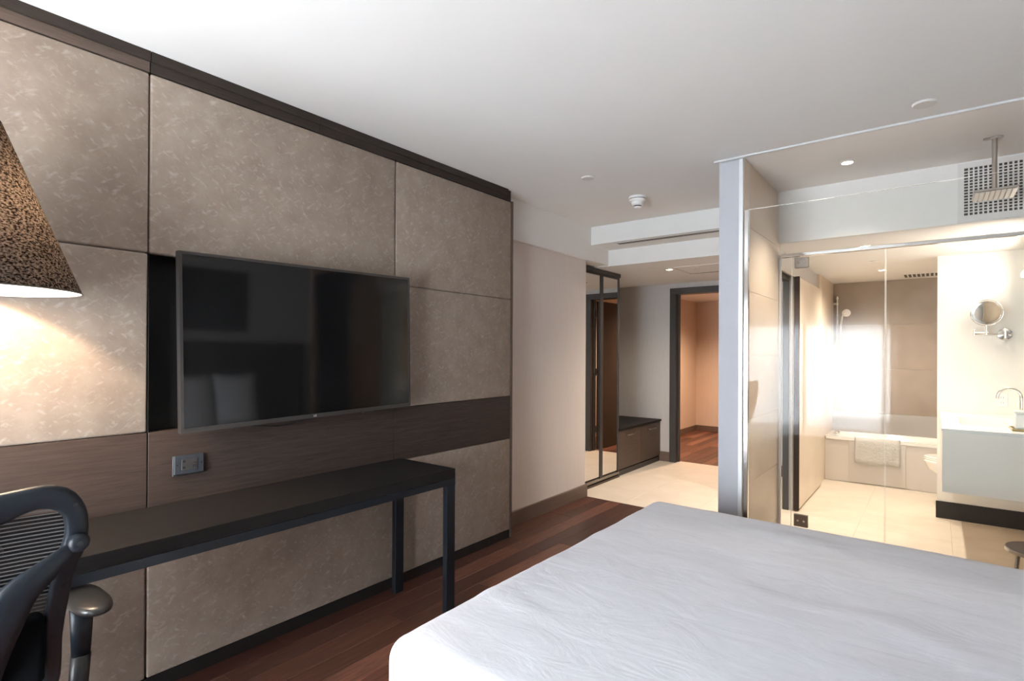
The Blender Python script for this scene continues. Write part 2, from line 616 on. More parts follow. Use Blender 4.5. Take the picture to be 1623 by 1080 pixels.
# ceilings
struct('ceiling', box(-2.75, XR + 0.1, -1.5, 4.72, CEIL, CEIL + 0.1), 'ceiling')
struct('ceiling.001', box(-2.68, -1.10, 4.69, 5.05, 2.475, CEIL), 'soffit')
struct('ceiling.002', box(-3.5, -1.05, 5.05, YF + 0.1, HALLC, CEIL), 'ceiling')
struct('ceiling.003', box(-1.02, XR, 4.58, 7.75, BATHC, CEIL), 'ceiling')
struct('ceiling.004', box(-3.6, -0.9, YF + 0.1, 10.0, 2.335, 2.5), 'ceiling')
struct('trim_2', box(-0.958, XR, 4.52, 4.58, 2.258, CEIL), 'soffit')

# left side
struct('wall_left', box(-3.0, -2.62, -1.5, 0.83, 0, CEIL), 'frame')
struct('wall_left.001', box(-3.0, -2.66, 0.83, 3.30, 0, CEIL), 'frame')
struct('wall_left.002', box(-3.5, -2.715, 3.30, 4.655, 0, 2.32), 'wall')
struct('wall_left.003', box(-3.5, -2.68, 3.285, 5.06, 2.322, CEIL), 'ceiling')
struct('baseboard_left', box(-2.715, -2.697, 3.296, 4.672, 0, 0.12, 0.002, 1), 'darkbase')
struct('wall_left.004', box(-3.6, -3.46, 4.655, 10.0, 0, CEIL), 'wallgrey')

# far hall wall with the doorway (opening X -2.633 .. -1.80)
OX0, OX1, OZ = -2.633, -1.80, 2.17
struct('wall_far', box(-3.5, OX0 - 0.02, YF, YF + 0.12, 0, HALLC), 'wallgrey')
struct('wall_far.001', box(OX1 + 0.02, -1.06, YF, YF + 0.12, 0, HALLC), 'wallgrey')
struct('wall_far.002', box(OX0 - 0.02, OX1 + 0.02, YF, YF + 0.12, OZ + 0.02, HALLC), 'wallgrey')
struct('baseboard_far', box(-2.86, OX0 - 0.085, YF - 0.016, YF, 0, 0.125, 0.002, 1), 'darkbase')
struct('baseboard_far.001', box(OX1 + 0.09, -1.09, YF - 0.016, YF, 0, 0.125, 0.002, 1), 'darkbase')
# room beyond
struct('wall_beyond', box(-3.6, -0.9, 9.88, 10.0, 0, 2.335), 'peach')
struct('wall_beyond.001', box(-3.46, -3.449, YF + 0.12, 9.88, 0, 2.335), 'peach')
struct('wall_beyond.002', box(-1.20, -1.09, YF + 0.12, 9.88, 0, 2.335), 'peach')
struct('baseboard_beyond', box(-3.449, -1.20, 9.864, 9.88, 0, 0.10, 0.002, 1), 'darkbase')
struct('baseboard_beyond.001', box(-3.449, -3.434, YF + 0.12, 9.864, 0, 0.10, 0.002, 1), 'darkbase')

# door frame (door_1) and the leaf standing open in the far room
d1 = D.objects.new('door_1', None); C.objects.link(d1); d1['kind'] = 'structure'; d1.location = (OX0, YF, 0)
for nm, args in (('frame_side', (OX0 - 0.085, OX0, YF - 0.022, YF + 0.14, 0, OZ)), ('frame_side', (OX1, OX1 + 0.085, YF - 0.022, YF + 0.14, 0, OZ)),
                 ('frame_head', (OX0 - 0.085, OX1 + 0.085, YF - 0.022, YF + 0.14, OZ, OZ + 0.078))):
    part(nm, box(*args, 0.003, 1), 'frame', d1)
part('door_stop', box(OX0, OX0 + 0.016, YF + 0.06, YF + 0.09, 0, OZ), 'frame', d1)
part('door_stop', box(OX1 - 0.016, OX1, YF + 0.06, YF + 0.09, 0, OZ), 'frame', d1)
lf = part('door_leaf', box(OX1 - 0.045, OX1 - 0.002, YF + 0.15, YF + 0.97, 0.01, OZ - 0.01, 0.002, 1), 'doorleaf', d1)
for z in (0.25, 1.08, 1.90):
    part('hinge', box(OX1 - 0.012, OX1 + 0.004, YF + 0.118, YF + 0.152, z, z + 0.10, 0.002, 1), 'steel', lf)
part('door_handle', tube(bm_new(), [(OX1 - 0.045, YF + 0.90, 1.0), (OX1 - 0.09, YF + 0.90, 1.0), (OX1 - 0.095, YF + 0.88, 1.0), (OX1 - 0.095, YF + 0.78, 1.0)], 0.009, 10), 'steel', lf, True)

# partition between hall and bathroom, its end face is the white pillar
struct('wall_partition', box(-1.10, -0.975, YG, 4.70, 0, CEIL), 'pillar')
struct('wall_partition.001', box(-1.08, -1.008, 4.70, 4.74, 0, 2.75), 'wallgrey')
struct('wall_partition.002', box(-1.08, -1.008, 5.42, YF + 0.2, 0, 2.6), 'wallgrey')
struct('wall_partition.003', box(-1.08, -1.008, 4.74, 5.42, 2.12, 2.6), 'wallgrey')
struct('wall_partition.004', box(-1.06, -0.985, 6.62, 7.75, 0, BATHC), 'walltile')
struct('trim_3', box(-0.978, -0.955, YG - 0.002, YG + 0.012, 0, CEIL), 'alu')
# doorway lining seen through the bathroom
dd = D.objects.new('door_2', None); C.objects.link(dd); dd['kind'] = 'structure'; dd.location = (-1.05, 4.74, 0)
part('frame_side', box(-1.095, -1.046, 5.405, 5.48, 0, 2.12), 'frame', dd)
part('frame_side', box(-1.095, -1.046, 4.70, 4.755, 0, 2.12), 'frame', dd)
part('frame_head', box(-1.095, -1.046, 4.755, 5.405, 2.07, 2.12), 'frame', dd)

# shower side wall of limestone tiles on a backing
sw = struct('wall_shower', box(-0.974, -0.962, YG + 0.012, 4.575, 0, CEIL), 'grout')
tw, th = 0.83, 0.4150
ys = [YG + 0.014, 3.735, 3.735 + 0.838]
zs = [CEIL - i * 0.4155 for i in range(7)] + [0.0]
for ya, yb in zip(ys, ys[1:]):
    for za, zb in zip(zs, zs[1:]):
        slab('tile', 'w', sw, (-0.962, ya, zb + 0.0008), (0.010, yb - ya - 0.0016, za - zb - 0.0016), 'walltile')
# far bathroom walls
bw = struct('wall_tub', box(-1.0, XR, 7.66, 7.75, 0, BATHC), 'grout')
xx = [-0.985, -0.46, 0.07, 0.60]
zz = [0.72, 1.24, 1.755, BATHC]
for xa, xb in zip(xx, xx[1:]):
    for za, zb in zip(zz, zz[1:]):
        slab('tile', 'b', bw, (xa, 7.65, za), (xb - xa - 0.0016, 0.011, zb - za - 0.0016), 'browntile')
struct('trim_4', box(-0.985, 0.6, 7.60, 7.66, 0.40, 0.72, 0.003, 1), 'greytile')
struct('wall_bath_right', box(0.60, XR, 4.60, 7.75, 0, BATHC), 'bathwhite')
struct('wall_stub', box(0.012, 0.60, 6.0, 6.10, 0, BATHC), 'bathwhite')
struct('baseboard_stub', box(0.004, 0.60, 5.986, 6.0, 0, 0.145, 0.002, 1), 'plinth')
ww = struct('wall_shower.001', box(XR - 0.02, XR + 0.1, YG + 0.01, 4.62, 0, CEIL), 'grout')
for ya, yb in zip([YG + 0.012, 4.10], [4.10, 4.61]):
    for za, zb in zip(zs, zs[1:]):
        slab('tile', 'r', ww, (XR - 0.031, ya, zb + 0.0008), (0.0105, yb - ya - 0.0016, za - zb - 0.0016), 'warmtile')

# head wall, window wall
struct('wall_right', box(XR, XR + 0.1, -1.5, YG + 0.01, 0, CEIL), 'wallgrey')
WX0, WX1, WZ0, WZ1 = -2.46, -0.52, 0.22, 1.86
YW = -1.45
struct('wall_back', box(-2.75, WX0, YW - 0.12, YW, 0, CEIL), 'wall')
struct('wall_back.001', box(WX1, XR, YW - 0.12, YW, 0, CEIL), 'wall')
struct('wall_back.002', box(WX0, WX1, YW - 0.12, YW, 0, WZ0), 'wall')
struct('wall_back.003', box(WX0, WX1, YW - 0.12, YW, WZ1, CEIL), 'wall')
w1 = D.objects.new('window_1', None); C.objects.link(w1); w1['kind'] = 'structure'; w1.location = (WX0, YW, WZ0)
b = bm_new()
for a in ((WX0, WX1, WZ0, WZ0 + 0.05), (WX0, WX1, WZ1 - 0.05, WZ1), (WX0, WX0 + 0.05, WZ0, WZ1), (WX1 - 0.05, WX1, WZ0, WZ1), (-1.50, -1.45, WZ0, WZ1)):
    bx(b, a[0], a[1], YW - 0.09, YW - 0.04, a[2], a[3])
part('window_frame', b, 'frame', w1)
part('pane', box(WX0 + 0.05, WX1 - 0.05, YW - 0.068, YW - 0.062, WZ0 + 0.05, WZ1 - 0.05), 'glass', w1)
part('window_sill', box(WX0, WX1, YW - 0.04, YW + 0.04, WZ0 - 0.02, WZ0), 'pillar', w1)
struct('baseboard_right', box(XR - 0.016, XR, -1.4, YG, 0, 0.12), 'darkbase')

# ================================================================= PANELLED WALL
pw = thing('wall_panelling', 'taupe upholstered wall panelling with dark oak band behind the television', 'wall panelling', (-2.6, 1.2, 0))
XF = -2.56
cols = [(-1.38, -0.378), (-0.372, 0.838), (0.842, 2.134), (2.138, 3.262)]


def upholstered(y0, y1, z0, z1):
    return box(-2.605, XF, y0, y1, z0, z1, 0.009, 3)


for i, (a, b_) in enumerate(cols):
    part('fabric_panel', upholstered(a, b_, 0.062, 0.755), 'fabric', pw, 'auto')
    part('wood_panel', box(-2.605, XF - 0.001, a + (0.001), b_, 0.757, 1.077, 0.001, 1), 'woodband', pw)
    part('fabric_panel', upholstered(a, b_, 1.82, 2.564), 'fabric', pw, 'auto')
    if i != 2:
        part('fabric_panel', upholstered(a, b_, 1.079, 1.818), 'fabric', pw, 'auto')
    part('plinth', box(-2.605, XF - 0.004, a, b_ + 0.002, 0.0, 0.06), 'plinth', pw)
# niche behind the television: black lining
b = bm_new()
bx(b, -2.66, -2.65, 0.842, 2.134, 1.078, 1.819)
bx(b, -2.65, -2.562, 0.8405, 0.8425, 1.078, 1.819)
bx(b, -2.65, -2.562, 2.132, 2.134, 1.078, 1.819)
part('niche_lining', b, 'blackgap', pw)
part('backing_board', box(-2.659, -2.607, 0.83, 2.137, 0, 1.075), 'blackgap', pw)
part('backing_board', box(-2.659, -2.607, 0.83, 2.137, 1.822, 2.64), 'blackgap', pw)
part('backing_board', box(-2.659, -2.607, 2.138, 3.262, 0, 2.64), 'blackgap', pw)
part('end_trim', box(-2.715, XF + 0.002, 3.264, 3.284, 0, 2.57), 'litwood', pw)
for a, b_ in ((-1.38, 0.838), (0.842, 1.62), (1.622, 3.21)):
    part('top_trim', box(-2.605, XF + 0.001, a, b_, 2.567, 2.608), 'litwood' if a < 0 else 'trimwood', pw)  # lower board by the lamp gets the lit oak colour
    part('top_trim', box(-2.605, XF + 0.012, a, b_, 2.6085, 2.6495), 'trimwood', pw)
part('top_trim', box(-2.70, XF - 0.006, 3.212, 3.262, 2.567, 2.6495), 'trimwood', pw)

# ================================================================= TELEVISION
tvc = Vector((-2.445, 1.5325, 1.462))
tv = thing('television', 'large flat television with grey bezel hung over the dark wall niche', 'television', tvc)
roll = math.radians(1.05)
TW, TH = 1.235, 0.755


def tvrot(bm):
    R_ = Matrix.Rotation(roll, 3, 'X')
    for v_ in bm.verts:
        v_.co = R_ @ v_.co
    return bm


def tvbox(x0, x1, y0, y1, z0, z1, bev=0.0, seg=2):
    return tvrot(box(x0, x1, y0, y1, z0, z1, bev, seg))


obj('screen', tvbox(-0.004, 0.0005, -TW / 2 + .012, TW / 2 - .012, -TH / 2 + .02, TH / 2 - .012), 'screen', tv)
b = bm_new()
bx(b, -0.03, 0.003, -TW / 2, TW / 2, TH / 2 - .012, TH / 2)
bx(b, -0.03, 0.003, -TW / 2, TW / 2, -TH / 2, -TH / 2 + .02)
bx(b, -0.03, 0.003, -TW / 2, -TW / 2 + .012, -TH / 2 + .02, TH / 2 - .012)
bx(b, -0.03, 0.003, TW / 2 - .012, TW / 2, -TH / 2 + .02, TH / 2 - .012)
obj('bezel', tvrot(b), 'bezel', tv)
obj('back_housing', tvbox(-0.062, -0.004, -TW / 2 + .012, TW / 2 - .012, -TH / 2 + .02, TH / 2 - .012, 0.01), 'plastic', tv)
obj('wall_bracket', tvbox(-0.205, -0.062, -0.2, 0.2, -0.15, 0.2), 'plastic', tv)
obj('sensor_bar', tvbox(-0.02, 0.001, 0.29, 0.35, -TH / 2 - .008, -TH / 2, 0.002, 1), 'plastic', tv)


def text(body, size, m, parent, loc, mat3, name='lettering', thick=0.0004):
    cu = D.curves.new(name, 'FONT')
    cu.body = body; cu.size = size; cu.extrude = thick; cu.align_x = 'CENTER'; cu.align_y = 'CENTER'
    tmp = D.objects.new(name, cu)
    C.objects.link(tmp)
    dg = bpy.context.evaluated_depsgraph_get()
    me = D.meshes.new_from_object(tmp.evaluated_get(dg))
    D.objects.remove(tmp)
    me.transform(mat3.to_4x4())
    me.transform(Matrix.Translation(loc))
    me.materials.clear(); me.materials.append(M[m])
    o = D.objects.new(name, me); C.objects.link(o); o.parent = parent
    return o


RX = Matrix(((0, 0, 1), (1, 0, 0), (0, 1, 0)))    # text facing +X, reading towards +Y
text('LG', 0.014, 'whiteprint', tv, Vector((0.0036, 0.0, -TH / 2 + .010)), RX)
part('cable', tube(bm_new(), smooth_path([(-2.50, 1.22, 1.10), (-2.52, 1.26, 1.070), (-2.545, 1.34, 1.052), (-2.55, 1.42, 1.047), (-2.545, 1.50, 1.060), (-2.52, 1.54, 1.10)], 5), 0.0028, 8), 'plastic', tv, True)

# power outlet on the wood band
po = thing('power_outlet', 'gunmetal power outlet plate on the dark wood band above the desk', 'outlet', (-2.56, 0.995, 0.93))
part('back_box', box(-2.561, -2.553, 0.932, 1.056, 0.879, 0.966, 0.002, 1), 'plastic', po)
part('plate', box(-2.553, -2.546, 0.936, 1.054, 0.886, 0.966, 0.002, 1), 'outletplate', po)
part('socket_insert', box(-2.546, -2.5445, 0.963, 1.028, 0.903, 0.950, 0.001, 1), 'bezel', po)
for a in ((0.967, 0.978, 0.935, 0.944), (0.967, 0.978, 0.909, 0.917), (1.008, 1.012, 0.911, 0.923), (1.016, 1.020, 0.911, 0.923), (1.012, 1.024, 0.929, 0.932)):
    part('slot', box(-2.5445, -2.544, a[0], a[1], a[2], a[3]), 'blackgap', po)
b = cyl(bm_new(), (-2.546, 0.947, 0.927), 0.003, 0.0015, 'X', 12)
part('screw', b, 'blackgap', po)
part('screw', cyl(bm_new(), (-2.546, 1.044, 0.927), 0.003, 0.0015, 'X', 12), 'blackgap', po)

# ================================================================= DESK
DX0, DX1, DY0, DY1 = -2.51, -2.06, -0.42, 2.143
dk = thing('desk', 'long narrow black wooden desk on square metal legs under the television', 'desk', (-2.29, 0.86, 0))
part('desk_top', box(DX0, DX1, DY0, DY1, 0.731, 0.782, 0.0015, 1), 'desktop', dk)
b = bm_new()
bx(b, DX0, DX0 + 0.035, DY0, DY1, 0.697, 0.7305)
bx(b, DX1 - 0.035, DX1 - 0.0005, DY0, DY1, 0.697, 0.7305)
bx(b, DX0 + 0.035, DX1 - 0.035, DY1 - 0.06, DY1, 0.697, 0.7305)
bx(b, DX0 + 0.035, DX1 - 0.035, DY0, DY0 + 0.06, 0.697, 0.7305)
part('apron_frame', b, 'legmetal', dk)
for xa in (DX0, DX1 - 0.032):
    for ya in (DY0, DY1 - 0.062):
        part('leg', box(xa, xa + 0.0315, ya, ya + 0.062, 0, 0.697, 0.0015, 1), 'legmetal', dk)

# ================================================================= BED
bd = thing('bed', 'double bed made up with a smooth white sheet in the foreground', 'bed', (-0.17, 1.97, 0))
BX0, BX1, BY0, BY1, BZ0, BZ1 = -1.262, 0.84, 1.005, 2.925, 0.22, 0.592


def rounded_block(x0, x1, y0, y1, z0, z1, r, nx, ny, nz, disp):
    bm = bm_new()
    c = Vector(((x0 + x1) / 2, (y0 + y1) / 2, (z0 + z1) / 2))
    h = Vector(((x1 - x0) / 2, (y1 - y0) / 2, (z1 - z0) / 2))
    vd = {}

    def V(p):
        k = tuple(round(t, 5) for t in p)
        if k not in vd:
            q = Vector((max(-h.x + r, min(h.x - r, p[0])), max(-h.y + r, min(h.y - r, p[1])), max(-h.z + r, min(h.z - r, p[2]))))
            dlt = Vector(p) - q
            w = q + dlt.normalized() * r if dlt.length > 1e-9 else Vector(p)
            vd[k] = bm.verts.new(c + w)
        return vd[k]

    def stops(half, n):
        # denser near the rounded edges
        e = [-half, -half + r * .25, -half + r * .5, -half + r * .75]
        inner = [-half + r + (2 * half - 2 * r) * i / n for i in range(n + 1)]
        return e + inner + [-t for t in reversed(e)]
    sx, sy, sz = stops(h.x, nx), stops(h.y, ny), stops(h.z, nz)

    def face(A, B, f):
        for i in range(len(A) - 1):
            for j in range(len(B) - 1):
                vs_ = [V(f(A[i], B[j])), V(f(A[i + 1], B[j])), V(f(A[i + 1], B[j + 1])), V(f(A[i], B[j + 1]))]
                if len(set(vs_)) == 4:
                    bm.faces.new(vs_)
    face(sx, sy, lambda a, b2: (a, b2, h.z)); face(sx, sy, lambda a, b2: (a, b2, -h.z))
    face(sx, sz, lambda a, b2: (a, -h.y, b2)); face(sx, sz, lambda a, b2: (a, h.y, b2))
    face(sy, sz, lambda a, b2: (-h.x, a, b2)); face(sy, sz, lambda a, b2: (h.x, a, b2))
    bmesh.ops.recalc_face_normals(bm, faces=bm.faces)
    bm.normal_update()
    for v_ in bm.verts:
        v_.co += v_.normal * disp(v_.co)
    return bm


def linen(p):
    a = noise.fractal(Vector((p.x * 1.3, p.y * 2.0, p.z)), 1.0, 2.0, 4) * 0.006
    q = Vector((p.x * 2.2 + p.y * 1.3, p.y * 5.5 - p.x * 1.2, p.z * 2))
    a += max(0.0, noise.noise(q) - 0.22) * 0.011
    if p.z < BZ1 - 0.08:
        a += 0.012 * noise.noise(Vector((p.x * 7, p.y * 7, 0.3))) * (BZ1 - p.z) / 0.3
    return a


part('bedspread', rounded_block(BX0, BX1, BY0, BY1, BZ0, BZ1, 0.065, 90, 80, 10, linen), 'linen', bd, True)
part('bed_base', box(BX0 + 0.05, BX1, BY0 + 0.05, BY1 - 0.05, 0.06, 0.24, 0.01), 'headboard', bd)
for xa in (-1.1, 0.7):
    for ya in (1.12, 2.72):
        part('leg', box(xa, xa + 0.06, ya, ya + 0.06, 0, 0.06), 'legmetal', bd)
hb = thing('headboard', 'wide dark wooden headboard panel behind the bed pillows', 'headboard', (0.9, 1.7, .25))
part('headboard_panel', box(0.86, XR - 0.002, -0.10, 3.44, 0.25, 1.50, 0.004, 1), 'headboard', hb)
b = bm_new()
bx(b, 0.845, 0.862, -0.10, 3.44, 1.47, 1.50); bx(b, 0.845, 0.862, 3.41, 3.44, 0.25, 1.47); bx(b, 0.845, 0.862, -0.10, -0.07, 0.25, 1.47)
part('headboard_rim', b, 'trimwood', hb)


def pillow_bm(w, h_, t):
    b = bm_new()
    n = 14
    gt, gb = {}, {}
    for i in range(n + 1):
        for j in range(n + 1):
            u_, v_ = i / n * 2 - 1, j / n * 2 - 1
            k = (max(0, 1 - abs(u_) ** 2.6) * max(0, 1 - abs(v_) ** 2.6)) ** 0.55
            pin = 1 - 0.07 * (1 - abs(u_)) if True else 1
            y = u_ * w / 2 * (1 - 0.06 * (1 - v_ * v_)); z = v_ * h_ / 2 * (1 - 0.07 * (1 - u_ * u_))
            gt[i, j] = b.verts.new((t / 2 * k + 0.001, y, z))
            gb[i, j] = b.verts.new((-t / 2 * k - 0.001, y, z)) if 0 < i < n and 0 < j < n else gt[i, j]
    for i in range(n):
        for j in range(n):
            b.faces.new((gt[i, j], gt[i + 1, j], gt[i + 1, j + 1], gt[i, j + 1]))
            f = [gb[i, j], gb[i, j + 1], gb[i + 1, j + 1], gb[i + 1, j]]
            try:
                b.faces.new(f)
            except ValueError:
                pass
    return b


pm = None
for (y, lab) in ((2.63, 'white pillow against the headboard, nearest the shower glass'),
                 (2.19, 'white pillow against the headboard, second from the shower glass'),
                 (1.75, 'white pillow against the headboard, second from the window side'),
                 (1.31, 'white pillow against the headboard, nearest the window side')):
    if pm is None:
        o_ = pm = obj('pillow', pillow_bm(0.432, 0.60, 0.15), 'pillow', None, True)
    else:
        o_ = pm.copy(); C.objects.link(o_)
    o_.location = (0.715, y, 0.893)
    o_.rotation_euler = (0, 0.20, 0)
    tag(o_, lab, 'pillow', 'white pillows at the head of the bed')

# artwork above the headboard
wa = thing('wall_art', 'dark textured picture hung above the headboard, mirrored in the television', 'picture', (XR, 1.75, 1.95))
part('picture_frame', box(XR - 0.03, XR, 1.12, 2.82, 1.62, 2.24, 0.003, 1), 'plastic', wa)
part('canvas', box(XR - 0.034, XR - 0.03, 1.15, 2.79, 1.65, 2.21), 'art', wa)
# night table at the bathroom side
nt_ = thing('night_table', 'dark wooden night table beside the bed head', 'night table', (0.68, 3.2, 0))
part('body', box(0.46, 0.84, 3.02, 3.42, 0.15, 0.55, 0.003, 1), 'headboard', nt_)
part('top', box(0.45, 0.845, 3.01, 3.43, 0.55, 0.575, 0.002, 1), 'desktop', nt_)
for xa in (0.47, 0.80):
    for ya in (3.03, 3.38):
        part('leg', box(xa, xa + 0.03, ya, ya + 0.03, 0, 0.15), 'legmetal', nt_)


# ================================================================= CURTAINS
def curtain_bm(x0, x1, y, z0, z1, amp, wl, seed):
    b = bm_new()
    n = int((x1 - x0) / wl * 10)
    cols_ = []
    rg = random.Random(seed)
    ph = 0
    for i in range(n + 1):
        x = x0 + (x1 - x0) * i / n
        ph += 2 * PI / 10 * rg.uniform(0.75, 1.25)
        cols_.append([b.verts.new((x, y + amp * math.sin(ph) * (0.8 + 0.2 * k / 4), z0 + (z1 - z0) * (4 - k) / 4)) for k in range(5)])
    for a, c in zip(cols_, cols_[1:]):
        for k in range(4):
            b.faces.new((a[k], c[k], c[k + 1], a[k + 1]))
    return b


sc_ = obj('sheer_curtain', curtain_bm(-2.50, -1.46, -1.26, 0.02, 2.60, 0.028, 0.13, 4), 'sheer', None, True)
tag(sc_, 'white sheer curtain over the window behind, mirrored in the shower glass', 'curtain')
sc_ = obj('sheer_curtain', curtain_bm(-1.44, -0.42, -1.26, 0.02, 2.60, 0.028, 0.13, 14), 'sheer', None, True)
tag(sc_, 'second white sheer curtain over the window, headboard side', 'curtain')
dr = obj('drape', curtain_bm(-0.46, 0.88, -1.17, 0.02, 2.60, 0.035, 0.12, 9), 'drape', None, True)
tag(dr, 'taupe blackout drape drawn between the sheer curtain and the headboard wall', 'curtain')
cr = obj('curtain_rail', box(-2.56, 0.9, -1.28, -1.14, 2.615, 2.649, 0.002, 1), 'alu')
tag(cr, 'white ceiling curtain rail over the window', 'curtain rail')

# ================================================================= DESK LAMP
LX, LY = -2.285, 0.285
lp = thing('desk_lamp', 'lit lamp with a tall dark woven conical shade above the desk', 'lamp', (LX, LY, 0.782))
ZB, ZT, RB, RT = 1.60, 2.12, 0.262, 0.062
b = lathe(bm_new(), [(RB, ZB), (RB - (RB - RT) * .5, (ZB + ZT) / 2), (RT, ZT)], (LX, LY, 0), 64)
part('lamp_shade', b, 'shade', lp, True)
b = lathe(bm_new(), [(RB - .003, ZB + .0005), (RB - (RB - RT) * .5 - .003, (ZB + ZT) / 2), (RT - .003, ZT)], (LX, LY, 0), 64)
part('shade_lining', b, 'shadelining', lp, True)
part('shade_rim', tube(bm_new(), [(LX + RB * math.cos(a * PI / 32), LY + RB * math.sin(a * PI / 32), ZB) for a in range(64)], 0.0022, 6, True), 'plastic', lp, True)
b = cyl(bm_new(), (LX, LY, 0.782), 0.075, 0.02, 'Z', 40, bev=0.004)
part('base', b, 'steel', lp)
part('stem', cyl(bm_new(), (LX, LY, 0.80), 0.010, 0.86, 'Z', 16), 'steel', lp, 'auto')
part('bulb', lathe(bm_new(), [(0.0, 1.66), (0.02, 1.665), (0.034, 1.70), (0.03, 1.74), (0.015, 1.77), (0.0, 1.775)], (LX, LY, 0), 24), 'bulbdim', lp, True)
pl = D.lights.new('lamp_glow', 'POINT'); pl.energy = 26; pl.color = (1.0, 0.75, 0.50); pl.shadow_soft_size = 0.04
po2 = D.objects.new('lamp_glow', pl); C.objects.link(po2); po2.location = (LX, LY, 1.83)

# ================================================================= OFFICE CHAIR
CYC = 0.175
ch = thing('office_chair', 'black mesh-backed swivel office chair at the desk end', 'chair', (-2.0, CYC, 0))


def bk(yoff, z, dx=0.0):
    return Vector((-1.79 + 0.25 * (z - 0.9) + 0.10 * abs(yoff) ** 2 * -1.0 + dx, CYC + yoff, z))


outer = [(0, 1.070), (.09, 1.076), (.180, 1.080), (.232, 1.057), (.266, 1.002), (.275, .938), (.269, .886), (.252, .83), (.243, .752), (.237, .662), (.239, .587), (.238, .52), (.215, .465), (.16, .44), (0, .43)]
inner = [(0, .985), (.09, .995), (.141, 1.018), (.177, 1.021), (.212, .998), (.222, .961), (.221, .918), (.210, .878), (.202, .802), (.194, .717), (.193, .645), (.200, .58), (.198, .53), (.178, .497), (.13, .48), (0, .475)]


def resample(poly, n):
    P = smooth_path([(a, b2, 0) for a, b2 in poly], 6)
    L = [0]
    for p, q in zip(P, P[1:]):
        L.append(L[-1] + (q - p).length)
    out = []
    for i in range(n):
        t = L[-1] * i / (n - 1)
        k = max(j for j in range(len(L)) if L[j] <= t + 1e-9)
        k = min(k, len(P) - 2)
        f = (t - L[k]) / max(1e-9, L[k + 1] - L[k])
        out.append(P[k].lerp(P[k + 1], f))
    return out


NO = 44
ro, ri = resample(outer, NO), resample(inner, NO)
loop_o = [(p.x, p.y) for p in ro] + [(-p.x, p.y) for p in reversed(ro[1:-1])]
loop_i = [(p.x, p.y) for p in ri] + [(-p.x, p.y) for p in reversed(ri[1:-1])]
b = bm_new()
rings = []
for (oy, oz), (iy, iz) in zip(loop_o, loop_i):
    o_, i_ = bk(oy, oz), bk(iy, iz)
    c_, ax = (o_ + i_) / 2, (o_ - i_) / 2
    nr = Vector((1, 0, -0.25)).normalized()
    ring = []
    for j in range(12):
        t = 2 * PI * j / 12
        cc, ss = math.cos(t), math.sin(t)
        ring.append(b.verts.new(c_ + ax * (abs(cc) ** .7 * (1 if cc > 0 else -1)) + nr * 0.016 * (abs(ss) ** .7 * (1 if ss > 0 else -1))))
    rings.append(ring)
for k in range(len(rings)):
    a, c = rings[k], rings[(k + 1) % len(rings)]
    for j in range(12):
        q = (j + 1) % 12
        b.faces.new((a[j], a[q], c[q], c[j]))
part('back_frame', b, 'chairframe', ch, True)
# woven mesh: fine horizontal threads and a dark gauze
fan_in = resample(inner, 90)


def half_width(z):
    best = 0.0
    for p, q in zip(fan_in, fan_in[1:]):
        if (p.y - z) * (q.y - z) <= 0 and abs(p.y - q.y) > 1e-9:
            best = max(best, p.x + (q.x - p.x) * (z - p.y) / (q.y - p.y))
    return best


b = bm_new()
z = 0.485
while z < 1.02:
    hw = half_width(z) + 0.012
    if hw > 0.03:
        pts = [bk(-hw + 2 * hw * i / 12, z, -0.004 + 0.035 * (1 - (i / 6 - 1) ** 2) * -1.0) for i in range(13)]
        for p, q in zip(pts, pts[1:]):
            f = []
            for (r_, dz) in ((p, -.0016), (q, -.0016), (q, .0016), (p, .0016)):
                f.append(b.verts.new(r_ + Vector((0, 0, dz))))
            b.faces.new(f)
    z += 0.0105
part('mesh_threads', b, 'mesh', ch, kind='stuff')
b = bm_new()
prev = None
z = 0.482
while z < 1.022:
    hw = half_width(z) + 0.01
    if hw > 0.03:
        row = [b.verts.new(bk(-hw + 2 * hw * i / 12, z, -0.007 + 0.035 * (1 - (i / 6 - 1) ** 2) * -1.0)) for i in range(13)]
        if prev:
            for i in range(12):
                b.faces.new((prev[i], prev[i + 1], row[i + 1], row[i]))
        prev = row
    z += 0.02
part('mesh_gauze', b, 'meshsheet', ch, True)
# carrying spine: two swept arms and a centre column
for s in (1, -1):
    pth = smooth_path([bk(s * .247, .916, .030), bk(s * .218, .893, .036), bk(s * .18, .862, .044), bk(s * .135, .825, .05), bk(s * .10, .77, .055), bk(s * .075, .70, .058), bk(s * .055, .62, .058), bk(s * .04, .54, .05)], 4)
    n_ = len(pth)
    rads = [0.014 + 0.040 * min(1, (i / (n_ - 1)) * 1.7) for i in range(n_)]
    part('support_arm', tube(bm_new(), pth, rads, 14, flat=0.38, nrm=(1, 0, -.25)), 'chairframe', ch, True)
    kb = part('pivot_knob', lathe(bm_new(), [(0, -.008), (.023, -.006), (.025, .012), (.021, .022), (.012, .026), (0, .026)], bk(s * .247, .916, .022), 24, 'X'), 'chairframe', ch, True)
    part('screw', cyl(bm_new(), bk(s * .247, .916, .047), .0065, .003, 'X', 16), 'plastic', kb)
    for (yy, zz_) in ((.238, 1.018), (.226, .80), (.214, .66)):
        part('screw', cyl(bm_new(), bk(s * yy, zz_, .0135), .005, .004, 'X', 12), 'blackgap', ch)
part('centre_column', tube(bm_new(), smooth_path([bk(0, .80, .05), bk(0, .70, .06), bk(0, .56, .06), (-1.90, CYC, .44), (-2.0, CYC, .40)], 4), 0.055, 14, flat=0.4, nrm=(1, 0, 0.1)), 'chairframe', ch, True)
part('lumbar_pad', rounded_block(-1.865, -1.815, CYC - .195, CYC + .195, .55, .735, .02, 8, 16, 6, lambda p: 0), 'chairdark', ch, True)
